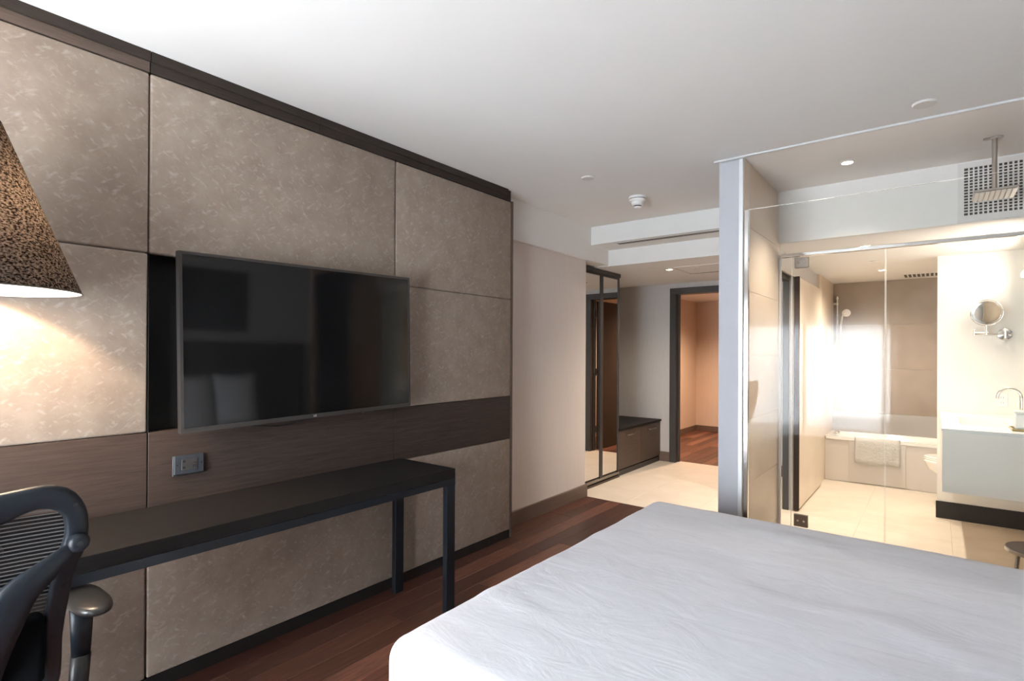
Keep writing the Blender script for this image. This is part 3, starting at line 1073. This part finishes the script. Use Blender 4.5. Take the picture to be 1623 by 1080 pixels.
part('seat', rounded_block(-2.32, -1.86, CYC - .25, CYC + .25, .42, .475, .025, 12, 12, 2, lambda p: -0.012 * (1 - abs(p.y - CYC) / .25)), 'chairdark', ch, True)
for s in (1, -1):
    ax = CYC + s * .325
    b = bm_new()
    # pad: rounded tapering plan, thick front, thin edge
    plan = [(-1.868, .0), (-1.885, .030), (-1.93, .046), (-2.0, .048), (-2.07, .044), (-2.115, .028), (-2.13, 0), (-2.115, -.028), (-2.07, -.044), (-2.0, -.048), (-1.93, -.046), (-1.885, -.030)]
    plan = [(p.x, p.y) for p in smooth_path([(a, c, 0) for a, c in plan], 3, True)]
    prevr = None
    layers = [(0.86, .660), (0.97, .663), (1.0, .671), (0.97, .680), (0.82, .686), (0.45, .688)]
    for sc2, z in layers:
        ring = [b.verts.new((-2.0 + (px + 2.0) * sc2, ax + py * sc2, z)) for px, py in plan]
        if prevr:
            for j in range(len(ring)):
                q = (j + 1) % len(ring)
                b.faces.new((prevr[j], prevr[q], ring[q], ring[j]))
        else:
            b.faces.new(list(reversed(ring)))
        prevr = ring
    b.faces.new(prevr)
    part('arm_pad', b, 'armpad', ch, True)
    part('arm_post', tube(bm_new(), [(-2.0, ax - s * .012, .658), (-2.0, ax - s * .012, .58), (-1.995, ax - s * .014, .50)], [.030, .027, .023], 16, flat=.72, nrm=(1, 0, 0)), 'chairframe', ch, True)
    part('arm_sleeve', tube(bm_new(), [(-1.995, ax - s * .014, .515), (-1.995, ax - s * .02, .42), (-2.0, ax - s * .06, .375), (-2.02, CYC + s * .16, .36)], [.029, .029, .026, .026], 14, flat=.8), 'plastic', ch, True)
part('gas_lift', cyl(bm_new(), (-2.08, CYC, .10), .028, .31, 'Z', 24), 'steel', ch, 'auto')
part('tilt_housing', box(-2.17, -1.94, CYC - .17, CYC + .17, .345, .415, .02), 'plastic', ch, 'auto')
for k in range(5):
    a = 2 * PI * k / 5 + .3
    dx, dy = math.cos(a), math.sin(a)
    lg = part('leg', tube(bm_new(), [(-2.08 + dx * .02, CYC + dy * .02, .115), (-2.08 + dx * .16, CYC + dy * .16, .10), (-2.08 + dx * .30, CYC + dy * .30, .072)], [.03, .025, .018], 12), 'plastic', ch, True)
    cx_, cy_ = -2.08 + dx * .30, CYC + dy * .30
    bb = bm_new()
    lathe(bb, [(0, -.022), (.022, -.022), (.0295, -.016), (.0295, .016), (.022, .022), (0, .022)], (cx_, cy_, .030), 20, 'X' if abs(dy) > abs(dx) else 'Y')
    part('caster', bb, 'plastic', lg, 'auto')

# ================================================================= CLOSET, BENCH
cl = thing('mirrored_wardrobe', 'hall wardrobe with two tall mirrored doors in slim dark frames', 'wardrobe', (-2.9, 5.13, 0))
part('carcass', box(-3.45, -2.875, 4.66, 5.62, 0.05, 2.305), 'cabinet', cl)
for ya, yb in ((4.665, 5.205), (5.205, 5.615)):
    dr_ = part('door', box(-2.868, -2.846, ya + .03, yb - .028, .075, 2.245), 'frame', cl)
    part('mirror', box(-2.8455, -2.843, ya + .03, yb - .028, .082, 2.24), 'mirror', dr_)
    b = bm_new()
    bx(b, -2.868, -2.836, ya + .002, ya + .030, .062, 2.262)
    bx(b, -2.868, -2.836, yb - .028, yb - .002, .062, 2.262)
    bx(b, -2.868, -2.838, ya + .030, yb - .028, 2.245, 2.262)
    part('door_frame', b, 'frame', dr_)
part('top_track', box(-2.875, -2.825, 4.66, 5.62, 2.264, 2.305), 'frame', cl)
bt = part('bottom_track', box(-2.875, -2.832, 4.66, 5.62, 0.036, .060, .002, 1), 'tracktan', cl)
part('track_groove', box(-2.875, -2.845, 4.66, 5.62, 0.018, .0355), 'blackgap', cl)
part('floor_rail', box(-2.875, -2.828, 4.66, 5.62, 0.0, .0175, .002, 1), 'cabinet', cl)

bn = thing('drawer_bench', 'low dark brown bench cabinet with two drawers beside the mirrored wardrobe', 'bench', (-3.1, 6.2, 0))
part('body', box(-3.455, -2.865, 5.625, YF - .003, .06, .52), 'cabinet', bn)
part('bench_top', box(-3.455, -2.83, 5.625, YF - .003, .522, .545, .001, 1), 'desktop', bn)
part('plinth', box(-3.44, -2.852, 5.625, YF - .003, 0, .058), 'frame', bn)
for ya, yb in ((5.63, 6.215), (6.22, YF - .006)):
    d_ = part('drawer', box(-2.865, -2.845, ya, yb, .075, .515, .0015, 1), 'cabinet', bn)
    ym = (ya + yb) / 2
    hb_ = bm_new()
    tube(hb_, [(-2.846, ym - .10, .455), (-2.82, ym - .10, .455), (-2.815, ym - .095, .455), (-2.815, ym + .095, .455), (-2.82, ym + .10, .455), (-2.846, ym + .10, .455)], .005, 8)
    part('handle', hb_, 'steel', d_, True)


# ================================================================= CEILING FITTINGS
def round_cover(x, y, z, r, label, nm='ceiling_cover', cat='ceiling cover'):
    o = obj(nm, lathe(bm_new(), [(0, 0), (r, 0), (r, -.004), (r * .92, -.010), (0, -.012)], (x, y, z), 40), 'coverplastic', None, 'auto')
    tag(o, label, cat)
    return o


round_cover(-1.935, 3.335, CEIL, .045, 'flat round ceiling cover plate between the panelling and the smoke detector')
round_cover(-0.046, 3.335, CEIL, .050, 'flat round ceiling cover plate just before the shower glass')
round_cover(-1.985, 5.675, HALLC, .045, 'flat round ceiling cover plate in the hall near the access hatch')
round_cover(-0.447, 5.972, BATHC, .035, 'small round ceiling cover plate inside the bathroom')

sd = thing('smoke_detector', 'white round smoke detector on the bedroom ceiling', 'smoke detector', (-1.862, 3.99, CEIL))
sx_, sy_ = -1.862, 3.99
part('base', lathe(bm_new(), [(0, 0), (.068, 0), (.070, -.006), (.068, -.016), (0, -.016)], (sx_, sy_, CEIL), 40), 'whiteplastic', sd, 'auto')
part('collar', lathe(bm_new(), [(0, -.0165), (.060, -.0165), (.060, -.022), (0, -.022)], (sx_, sy_, CEIL), 40), 'slot', sd, 'auto')
part('head', lathe(bm_new(), [(0, -.0225), (.066, -.0225), (.065, -.034), (.050, -.042), (.044, -.062), (.032, -.070), (0, -.070)], (sx_, sy_, CEIL), 40), 'whiteplastic', sd, 'auto')
part('vent_ring', lathe(bm_new(), [(0, -.0705), (.029, -.0705), (.029, -.078), (0, -.078)], (sx_, sy_, CEIL), 32), 'blackgap', sd, 'auto')
part('tip', lathe(bm_new(), [(0, -.0785), (.030, -.0785), (.024, -.088), (.008, -.093), (0, -.098)], (sx_, sy_, CEIL), 32), 'whiteplastic', sd, 'auto')


def downlight(x, y, z, r, label, power, size=115, aim=None):
    t = thing('downlight', label, 'ceiling light', (x, y, z), 0, 'recessed ceiling downlights')
    part('trim_ring', lathe(bm_new(), [(r * .72, .0), (r, .0), (r, -.004), (r * .78, -.007), (r * .72, -.002)], (x, y, z), 36), 'whiteplastic', t, 'auto')
    part('lamp_face', lathe(bm_new(), [(0, -.003), (r * .72, -.003), (r * .70, -.0045), (0, -.006)], (x, y, z), 30), 'bulb', t, 'auto')
    spot('downlight_beam', (x, y, z - .02), power, size=size, aim=aim)


downlight(-0.449, 4.067, CEIL, .042, 'lit recessed downlight in the high ceiling over the shower', 46, 112)
downlight(-0.445, 5.087, BATHC, .040, 'lit recessed downlight just behind the glass door header', 46, 150)
downlight(0.322, 5.114, BATHC, .040, 'lit recessed downlight above the vanity counter', 10, 120)
downlight(-0.430, 6.651, BATHC, .040, 'lit recessed downlight in front of the bathtub', 48, 155)
downlight(-2.245, 5.604, HALLC, .042, 'lit recessed downlight in the hall ceiling', 44, 150)
spot('far_room_light', (-2.4, 8.3, 2.30), 120, (1.0, 0.68, 0.46), 150, 0.9)
spot('hall_door_light', (-1.35, 5.0, 2.29), 20, (1.0, 0.78, 0.55), 130, 0.9)

hd = thing('air_slot', 'long linear air slot under the stepped hall soffit', 'air vent', (-1.8, 4.77, 2.475))
part('slot_frame', box(-2.44, -1.12, 4.735, 4.815, 2.470, 2.4748, .001, 1), 'alu', hd)
part('slot', box(-2.43, -1.12, 4.745, 4.770, 2.4692, 2.4705), 'slot', hd)
part('slot', box(-2.43, -1.12, 4.780, 4.805, 2.4692, 2.4705), 'slot', hd)

ap = thing('access_hatch', 'square access hatch in the hall ceiling with a dark far joint', 'ceiling hatch', (-1.8, 5.85, HALLC))
part('hatch_panel', box(-2.165, -1.55, 5.50, 6.03, HALLC - .004, HALLC - .0005), 'ceiling', ap)
b = bm_new()
bx(b, -2.175, -1.54, 6.03, 6.052, HALLC - .006, HALLC - .0002); bx(b, -2.170, -2.165, 5.50, 6.03, HALLC - .005, HALLC - .0002)
part('joint', b, 'slot', ap)

# ================================================================= SHOWER SCREEN
tr = thing('ceiling_track', 'white double ceiling profile running above the shower glass', 'track', (0, YG, CEIL))
part('profile', box(-1.125, XR - .001, YG - .034, YG - .012, CEIL - .012, CEIL - .0002, .002, 1), 'alu', tr)
part('profile', box(-1.125, XR - .001, YG - .008, YG + .004, CEIL - .007, CEIL - .0002, .001, 1), 'alu', tr)

gs = thing('glass_screen', 'large frameless glass screen between the bedroom and the shower', 'glass screen', (0, YG + .02, 0))
part('pane', box(-0.945, XR - .035, YG + .022, YG + .032, .012, 2.318), 'glass', gs)
part('pane_edge', box(-0.945, XR - .035, YG + .0225, YG + .0315, 2.3182, 2.3200), 'glassedge', gs)
part('side_channel', box(-0.951, -0.925, YG + .014, YG + .040, 0.005, 2.318, .002, 1), 'chrome', gs)
part('bottom_channel', box(-0.925, XR - .032, YG + .014, YG + .040, 0.0005, .018, .002, 1), 'chrome', gs)

gd = thing('glass_door', 'clear hinged glass door with a small round knob', 'glass door', (-0.56, YD, 0))
part('pane', box(-0.858, -0.278, YD - .005, YD + .005, .012, 2.148), 'glass', gd)
part('pane_edge', box(-0.2778, -0.2765, YD - .005, YD + .005, .012, 2.148), 'glassedge', gd)
for z0, z1 in ((2.062, 2.140), (0.115, 0.205)):
    hg = part('hinge', box(-0.842, -0.748, YD - .014, YD + .014, z0, z1, .002, 1), 'nickel', gd)
    for x in (-0.815, -0.775):
        part('screw', cyl(bm_new(), (x, YD - .016, (z0 + z1) / 2), .007, .003, 'Y', 14), 'chrome', hg)
kn = lathe(bm_new(), [(0, -.045), (.013, -.045), (.015, -.03), (.007, -.022), (.007, -.006), (.012, -.005), (0, -.005)], (-0.352, YD, 1.128), 20, 'Y')
part('knob', kn, 'chrome', gd, 'auto')

gp = thing('fixed_glazing', 'narrow fixed glass strip beside the tiled shower wall', 'glass panel', (-0.9, YD, 0))
part('pane', box(-0.945, -0.864, YD - .005, YD + .005, .005, 2.148), 'glass', gp)
part('pane_edge', box(-0.8638, -0.8620, YD - .005, YD + .005, .005, 2.148), 'glassedge', gp)
gp2 = thing('fixed_glazing', 'wide fixed glass panel in front of the vanity', 'glass panel', (0.2, YD, 0))
part('pane', box(-0.270, XR - .035, YD - .005, YD + .005, .005, 2.148), 'glass', gp2)
part('pane_edge', box(-0.2718, -0.2702, YD - .005, YD + .005, .005, 2.148), 'glassedge', gp2)
hr = obj('header_rail', box(-0.948, XR - .034, YD - .016, YD + .016, 2.150, 2.176, .003, 1), 'chrome')
tag(hr, 'polished metal header rail across the top of the glass door', 'rail')
wp = obj('wall_profile', box(-0.951, -0.935, YD - .014, YD + .014, 0.001, 2.148, .002, 1), 'alu')
tag(wp, 'slim vertical wall profile holding the fixed glass strip', 'profile')

# rain shower
HX, HY = 0.262, 4.104
rs = thing('rain_shower', 'square rain shower head hanging from the ceiling on a rod', 'shower head', (HX, HY, CEIL))
part('ceiling_rose', lathe(bm_new(), [(0, 0), (.030, 0), (.030, -.006), (.010, -.010), (0, -.010)], (HX + .008, HY, CEIL), 28), 'steel', rs, 'auto')
part('ceiling_rose', lathe(bm_new(), [(0, 0), (.018, 0), (.018, -.006), (.006, -.008), (0, -.008)], (HX - .032, HY, CEIL), 28), 'steel', rs, 'auto')
part('rod', cyl(bm_new(), (HX, HY, 2.325), .012, .318, 'Z', 20), 'steel', rs, 'auto')
hp_ = part('shower_plate', box(HX - .098, HX + .088, HY - .17, HY + .05, 2.312, 2.326, .003, 1), 'steel', rs)
for k in range(8):
    x = HX - .092 + k * .0222
    part('nozzle_bar', box(x, x + .018, HY - .165, HY + .045, 2.305, 2.3115, .002, 1), 'nozzle', hp_)

# egg-crate grille in the bulkhead over the door
gv = thing('air_grille', 'white square-hole air grille set in the bulkhead over the shower', 'air vent', (0.4, 4.52, 2.45))
GX0, GX1, GZ0, GZ1 = 0.142, 0.70, 2.305, 2.607
b = bm_new()
bx(b, .110, GX0, 4.512, 4.5195, 2.262, 2.640); bx(b, GX1, GX1 + .032, 4.512, 4.5195, 2.262, 2.640)
bx(b, GX0, GX1, 4.512, 4.5195, GZ1, 2.640); bx(b, GX0, GX1, 4.512, 4.5195, 2.262, GZ0)
part('grille_frame', b, 'grillemetal', gv)
part('grille_back', box(GX0, GX1, 4.5185, 4.5196, GZ0, GZ1), 'grillehole', gv)
for k in range(1, 24):
    x = GX0 + (GX1 - GX0) * k / 24
    part('grille_bar', box(x - .0042, x + .0042, 4.5125, 4.5185, GZ0, GZ1), 'grillemetal', gv)
for k in range(1, 16):
    z = GZ0 + (GZ1 - GZ0) * k / 16
    part('grille_bar', box(GX0, GX1, 4.5135, 4.5185, z - .003, z + .003), 'grillemetal', gv)

# vent over the tub
cv = thing('ceiling_vent', 'small row of square vent holes in the ceiling over the tub', 'air vent', (-0.12, 7.34, BATHC))
part('vent_plate', box(-.285, .045, 7.16, 7.46, BATHC - .004, BATHC - .0003), 'ceiling', cv)
for k in range(8):
    x = -.27 + k * .038
    part('vent_hole', box(x, x + .024, 7.18, 7.44, BATHC - .0048, BATHC - .0036), 'slot', cv)

# stool in the shower
SX, SY, SZ = .462, 4.075, .355
st = thing('stool', 'round dark-topped stool with a pale metal rim in the shower', 'stool', (SX, SY, 0))
part('seat', lathe(bm_new(), [(0, -.001), (.150, -.001), (.152, .004), (0, .004)], (SX, SY, SZ), 48), 'stooltop', st, 'auto')
part('rim', lathe(bm_new(), [(0, -.020), (.150, -.020), (.158, -.016), (.158, .001), (.150, .003), (.150, -.002), (0, -.002)], (SX, SY, SZ), 48), 'steel', st, 'auto')
for k in range(3):
    a = 2 * PI * k / 3 + .5
    part('leg', tube(bm_new(), [(SX + .11 * math.cos(a), SY + .11 * math.sin(a), SZ - .018), (SX + .14 * math.cos(a), SY + .14 * math.sin(a), .001)], .010, 10), 'steel', st, True)

# ================================================================= BATHROOM
sl = thing('sliding_door', 'tall cream sliding door panel with a dark edge on the bathroom wall', 'sliding door', (-.98, 6.0, 0))
part('panel', box(-1.0, -.962, 5.425, 6.60, .018, 2.10, .002, 1), 'walltile', sl)
part('dark_edge', box(-1.002, -.960, 5.405, 5.4245, .010, 2.108), 'doorleaf', sl)
part('top_rail', box(-1.007, -1.0, 4.85, 6.60, 2.102, 2.118), 'steel', sl)

tb = thing('bathtub', 'white built-in bathtub with a grey apron at the far bathroom wall', 'bathtub', (-.2, 7.3, 0))
TY0, TY1, TX0, TX1 = 7.0, 7.60, -.983, .598
b = bm_new()
# rim with an oval basin
no = 48
outer_r, in_top, in_mid, in_bot = [], [], [], []
cx_, cy_ = (TX0 + TX1) / 2, (TY0 + TY1) / 2


def rrect(hx, hy, e, t):
    c, s = math.cos(t), math.sin(t)
    return cx_ + hx * (abs(c) ** (2 / e)) * (1 if c >= 0 else -1), cy_ + hy * (abs(s) ** (2 / e)) * (1 if s >= 0 else -1)


rows = []
for hx, hy, e, z in ((.790, .30, 40, .460), (.790, .30, 40, .490), (.735, .245, 5, .490), (.725, .235, 5, .478), (.68, .21, 4, .25), (.60, .17, 3.5, .13), (.3, .08, 3, .12)):
    rows.append([b.verts.new((*rrect(hx, hy, e, 2 * PI * i / no), z)) for i in range(no)])
for a, c in zip(rows, rows[1:]):
    for i in range(no):
        q = (i + 1) % no
        b.faces.new((a[i], a[q], c[q], c[i]))
b.faces.new(rows[-1])
part('tub_shell', b, 'porcelain', tb, 'auto')
part('apron', box(TX0, TX1, TY0 + .012, TY0 + .03, 0, .462), 'apron', tb)
part('access_panel', box(-.748, -.245, TY0 + .002, TY0 + .0115, .012, .455, .001, 1), 'apron2', tb)
part('overflow_knob', lathe(bm_new(), [(0, 0), (.03, 0), (.03, .02), (.022, .028), (0, .028)], (-.90, 7.30, .49), 24), 'chrome', tb, 'auto')

tw_ = None
b = bm_new()
nx_, prof = 26, [(7.10, .484), (7.06, .498), (7.02, .503), (6.992, .500), (6.984, .46), (6.982, .40), (6.981, .34), (6.981, .28), (6.982, .235)]
g_ = []
for i in range(nx_ + 1):
    u_ = i / nx_
    x = -.695 + .405 * u_
    col_ = []
    for k, (y, z) in enumerate(prof):
        d_ = max(0, k - 3) / 5
        zz2 = z - (0.012 * math.sin(u_ * 5.5) + .014 * u_) * (d_ if k > 3 else 0)
        yy2 = y - d_ * .010 * (1 + math.sin(u_ * 17 + k * 1.3)) - .004 * noise.noise(Vector((x * 20, z * 20, 0)))
        col_.append(b.verts.new((x, yy2 - .004, zz2 + .001)))
    g_.append(col_)
for a, c in zip(g_, g_[1:]):
    for k in range(len(prof) - 1):
        b.faces.new((a[k], c[k], c[k + 1], a[k + 1]))
r_ = bmesh.ops.solidify(b, geom=b.faces[:], thickness=.007)
tw_ = obj('towel', b, 'towel', None, True)
tag(tw_, 'crumpled white towel hanging over the bathtub rim', 'towel')

# hand shower rail on the tub wall
hs = thing('hand_shower', 'chrome hand shower on a rail over the left end of the tub', 'shower', (-.94, 7.64, 1.6))
part('rail', cyl(bm_new(), (-.937, 7.60, 1.55), .010, .56, 'Z', 16), 'chrome', hs, 'auto')
part('rail_bracket', box(-.95, -.925, 7.59, 7.652, 1.56, 1.585, .002, 1), 'chrome', hs)
part('rail_bracket', box(-.95, -.925, 7.59, 7.652, 2.07, 2.095, .002, 1), 'chrome', hs)
part('holder', box(-.99, -.925, 7.585, 7.615, 2.005, 2.03, .003, 1), 'chrome', hs)
part('handset', tube(bm_new(), [(-.90, 7.56, 1.50), (-.895, 7.56, 1.75), (-.88, 7.545, 1.86), (-.85, 7.53, 1.90)], [.011, .011, .013, .022], 14), 'chrome', hs, True)
part('spray_head', lathe(bm_new(), [(0, -.01), (.045, -.01), (.05, 0), (.03, .012), (0, .014)], (-.835, 7.53, 1.90), 28, 'Y'), 'chrome', hs, 'auto')
part('hose', tube(bm_new(), smooth_path([(-.90, 7.56, 1.51), (-.90, 7.57, 1.2), (-.86, 7.59, .95), (-.80, 7.60, 1.05), (-.78, 7.62, 1.15)], 6), .006, 8), 'chrome', hs, True)

# toilet between the stub wall and the tub
TXc, TYc = .22, 6.56
tl = thing('toilet', 'white wall-hung toilet half hidden behind the vanity wall', 'toilet', (.3, TYc, 0))
b = bm_new()
prevr = None
for z, hx, hy, ox in ((.415, .30, .185, 0), (.40, .31, .19, 0), (.33, .29, .18, .01), (.24, .22, .14, .06), (.17, .14, .10, .12), (.15, .08, .06, .14)):
    ring = []
    for i in range(36):
        t = 2 * PI * i / 36
        x = TXc + ox + hx * math.cos(t)
        if math.cos(t) > 0:
            x = TXc + ox + hx * min(1.0, math.cos(t) * 1.25)
        ring.append(b.verts.new((x, TYc + hy * (abs(math.sin(t)) ** .85) * (1 if math.sin(t) > 0 else -1), z)))
    if prevr:
        for i in range(36):
            q = (i + 1) % 36
            b.faces.new((prevr[i], prevr[q], ring[q], ring[i]))
    else:
        b.faces.new(ring)
    prevr = ring
b.faces.new(prevr)
part('bowl', b, 'porcelain', tl, 'auto')
for nm, z0, z1, s in (('seat', .4155, .431, 1.0), ('lid', .4315, .448, .99)):
    b = bm_new()
    lay_ = []
    for z, k in ((z0, .98), ((z0 + z1) / 2, 1.0), (z1, .97)):
        lay_.append([b.verts.new((TXc + .31 * s * k * math.cos(2 * PI * i / 36), TYc + .19 * s * k * math.sin(2 * PI * i / 36), z)) for i in range(36)])
    for a, c in zip(lay_, lay_[1:]):
        for i in range(36):
            q = (i + 1) % 36
            b.faces.new((a[i], a[q], c[q], c[i]))
    b.faces.new(lay_[0]); b.faces.new(lay_[-1])
    part(nm, b, 'porcelain', tl, 'auto')
part('flush_panel', box(.585, .60, TYc - .19, TYc + .19, .10, .40), 'porcelain', tl)

# vanity
va = thing('vanity', 'wall-hung vanity with pale gloss panels and a white counter', 'vanity', (.3, 5.3, .5))
part('end_panel', box(.036, .598, 4.62, 4.636, .50, .902, .001, 1), 'vanityglass', va)
part('carcass', box(.055, .598, 4.637, 5.998, .51, .80), 'vanityglass', va)
for ya, yb in ((4.64, 5.315), (5.32, 5.996)):
    part('drawer_front', box(.036, .0545, ya, yb, .50, .90, .001, 1), 'vanityglass', va)
BAS = (.14, .44, 4.95, 5.60)
b = bm_new()
bx(b, .032, BAS[0], 4.616, 5.998, .903, .922); bx(b, BAS[1], .598, 4.616, 5.998, .903, .922)
bx(b, BAS[0], BAS[1], 4.616, BAS[2], .903, .922); bx(b, BAS[0], BAS[1], BAS[3], 5.998, .903, .922)
part('counter', b, 'counter', va)
b = bm_new()
bx(b, BAS[0] - .012, BAS[1] + .012, BAS[2] - .012, BAS[3] + .012, .81, .82)
bx(b, BAS[0] - .012, BAS[0], BAS[2], BAS[3], .82, .9025); bx(b, BAS[1], BAS[1] + .012, BAS[2], BAS[3], .82, .9025)
bx(b, BAS[0], BAS[1], BAS[2] - .012, BAS[2], .82, .9025); bx(b, BAS[0], BAS[1], BAS[3], BAS[3] + .012, .82, .9025)
part('basin', b, 'porcelain', va)
fc = thing('faucet', 'chrome gooseneck faucet standing on the vanity counter', 'faucet', (.503, 5.50, .922))
part('base', lathe(bm_new(), [(0, 0), (.026, 0), (.026, .01), (.016, .016), (0, .016)], (.503, 5.50, .922), 24), 'chrome', fc, 'auto')
gn = [(.503, 5.50, .935), (.503, 5.50, 1.02), (.503, 5.50, 1.09)] + [(.4365 + .0665 * math.cos(a), 5.50, 1.095 + .068 * math.sin(a)) for a in [k * PI / 9 for k in range(10)]] + [(.369, 5.50, 1.08)]
part('spout', tube(bm_new(), gn, .0105, 14), 'chrome', fc, True)
part('lever', tube(bm_new(), [(.503, 5.52, .955), (.503, 5.56, .975)], .006, 10), 'chrome', fc, True)

tyx = thing('amenity_tray', 'small brass tray on the near end of the vanity counter', 'tray', (.46, 4.83, .922))
part('tray_plate', box(.392, .56, 4.76, 4.92, .9225, .930, .002, 1), 'gold', tyx)
b = bm_new()
for a in ((.392, .396, 4.76, 4.92), (.556, .560, 4.76, 4.92), (.396, .556, 4.76, 4.764), (.396, .556, 4.916, 4.92)):
    bx(b, *a, .930, .938)
part('tray_rim', b, 'gold', tyx)
tx = thing('tissue_box', 'white box on the brass tray by the faucet', 'box', (.47, 4.84, .93))
part('body', box(.408, .548, 4.775, 4.905, .9305, 1.035, .012, 3), 'whiteplastic', tx, 'auto')
part('lid', box(.404, .552, 4.771, 4.909, 1.0355, 1.05, .006, 2), 'whiteplastic', tx, 'auto')

bo = thing('power_outlet', 'white double outlet on the wall behind the faucet', 'outlet', (.43, 6.0, 1.04))
part('plate', box(.398, .468, 5.993, 6.0, .985, 1.10, .002, 1), 'whiteplastic', bo)
for z in (1.02, 1.063):
    rc = part('receptacle', box(.416, .450, 5.9915, 5.9935, z - .015, z + .015, .003, 2), 'whiteplastic', bo)
    for x in (.425, .439):
        part('slot', box(x, x + .002, 5.991, 5.9916, z - .006, z + .007), 'slot', rc)

vl = thing('added_vanity_fill', 'added unseen warm fill bar over the vanity mirror', 'added light', (.6, 5.3, 2.0))  # out-of-view light bar, added to brighten the bathroom
part('housing', box(.55, .60, 4.75, 5.85, 2.02, 2.07, .004, 1), 'steel', vl)
part('diffuser', box(.53, .5495, 4.76, 5.84, 2.025, 2.065, .004, 1), 'fillsoft', vl)
area('added_vanity_glow', (.50, 5.3, 2.045), (0, PI / 2, 0), .06, 1.0, 4, (1.0, .88, .76))  # added fill lamp that goes with the bar
vm = thing('vanity_mirror', 'large flat mirror on the wall behind the vanity', 'mirror', (.6, 5.3, 1.5))
part('glass', box(.590, .5995, 4.70, 5.92, 1.10, 1.98), 'mirror', vm)

# magnifying mirror on a wall bracket
mm_ = thing('magnifying_mirror', 'round chrome magnifying mirror on a folding wall arm', 'mirror', (.45, 6.0, 1.58))
MC = Vector((.325, 5.83, 1.755))
dirn = Vector((-.30, -1.0, 0.0)).normalized()
rotm = dirn.to_track_quat('Z', 'Y').to_matrix()


def placed(bm, rot, loc):
    for v_ in bm.verts:
        v_.co = rot @ v_.co + Vector(loc)
    return bm


part('mirror_frame', placed(lathe(bm_new(), [(.076, .008), (.092, .010), (.096, .002), (.096, -.006), (.090, -.012), (0, -.014)], (0, 0, 0), 48), rotm, MC), 'chrome', mm_, 'auto')
part('mirror_disc', placed(lathe(bm_new(), [(0, .005), (.076, .0085)], (0, 0, 0), 48), rotm, MC), 'mirror', mm_, True)
yk = [rotm @ Vector((.104 * math.cos(a), .104 * math.sin(a), -.002)) + MC for a in [PI * 2 * k / 48 for k in range(48)]]
part('outer_ring', tube(bm_new(), yk, .0035, 8, True), 'chrome', mm_, True)
part('stem', cyl(bm_new(), (MC.x, MC.y + .005, 1.58), .010, .075, 'Z', 16), 'chrome', mm_, 'auto')
b = bm_new()
tube(b, [(MC.x + .012, 5.835, 1.597), (.252, 5.85, 1.597)], .008, 12)
part('arm', b, 'chrome', mm_, 'auto')
part('arm_joint', cyl(bm_new(), (.252, 5.85, 1.575), .010, .045, 'Z', 16), 'chrome', mm_, 'auto')
part('arm', tube(bm_new(), [(.252, 5.855, 1.583), (.448, 5.955, 1.583)], .007, 12), 'chrome', mm_, 'auto')
part('wall_joint', cyl(bm_new(), (.448, 5.955, 1.555), .011, .055, 'Z', 16), 'chrome', mm_, 'auto')
part('wall_plate', lathe(bm_new(), [(0, -.030), (.018, -.030), (.020, -.022), (.046, -.016), (.050, -.004), (.050, 0), (0, 0)], (.448, 6.0, 1.583), 36, 'Y'), 'chrome', mm_, 'auto')
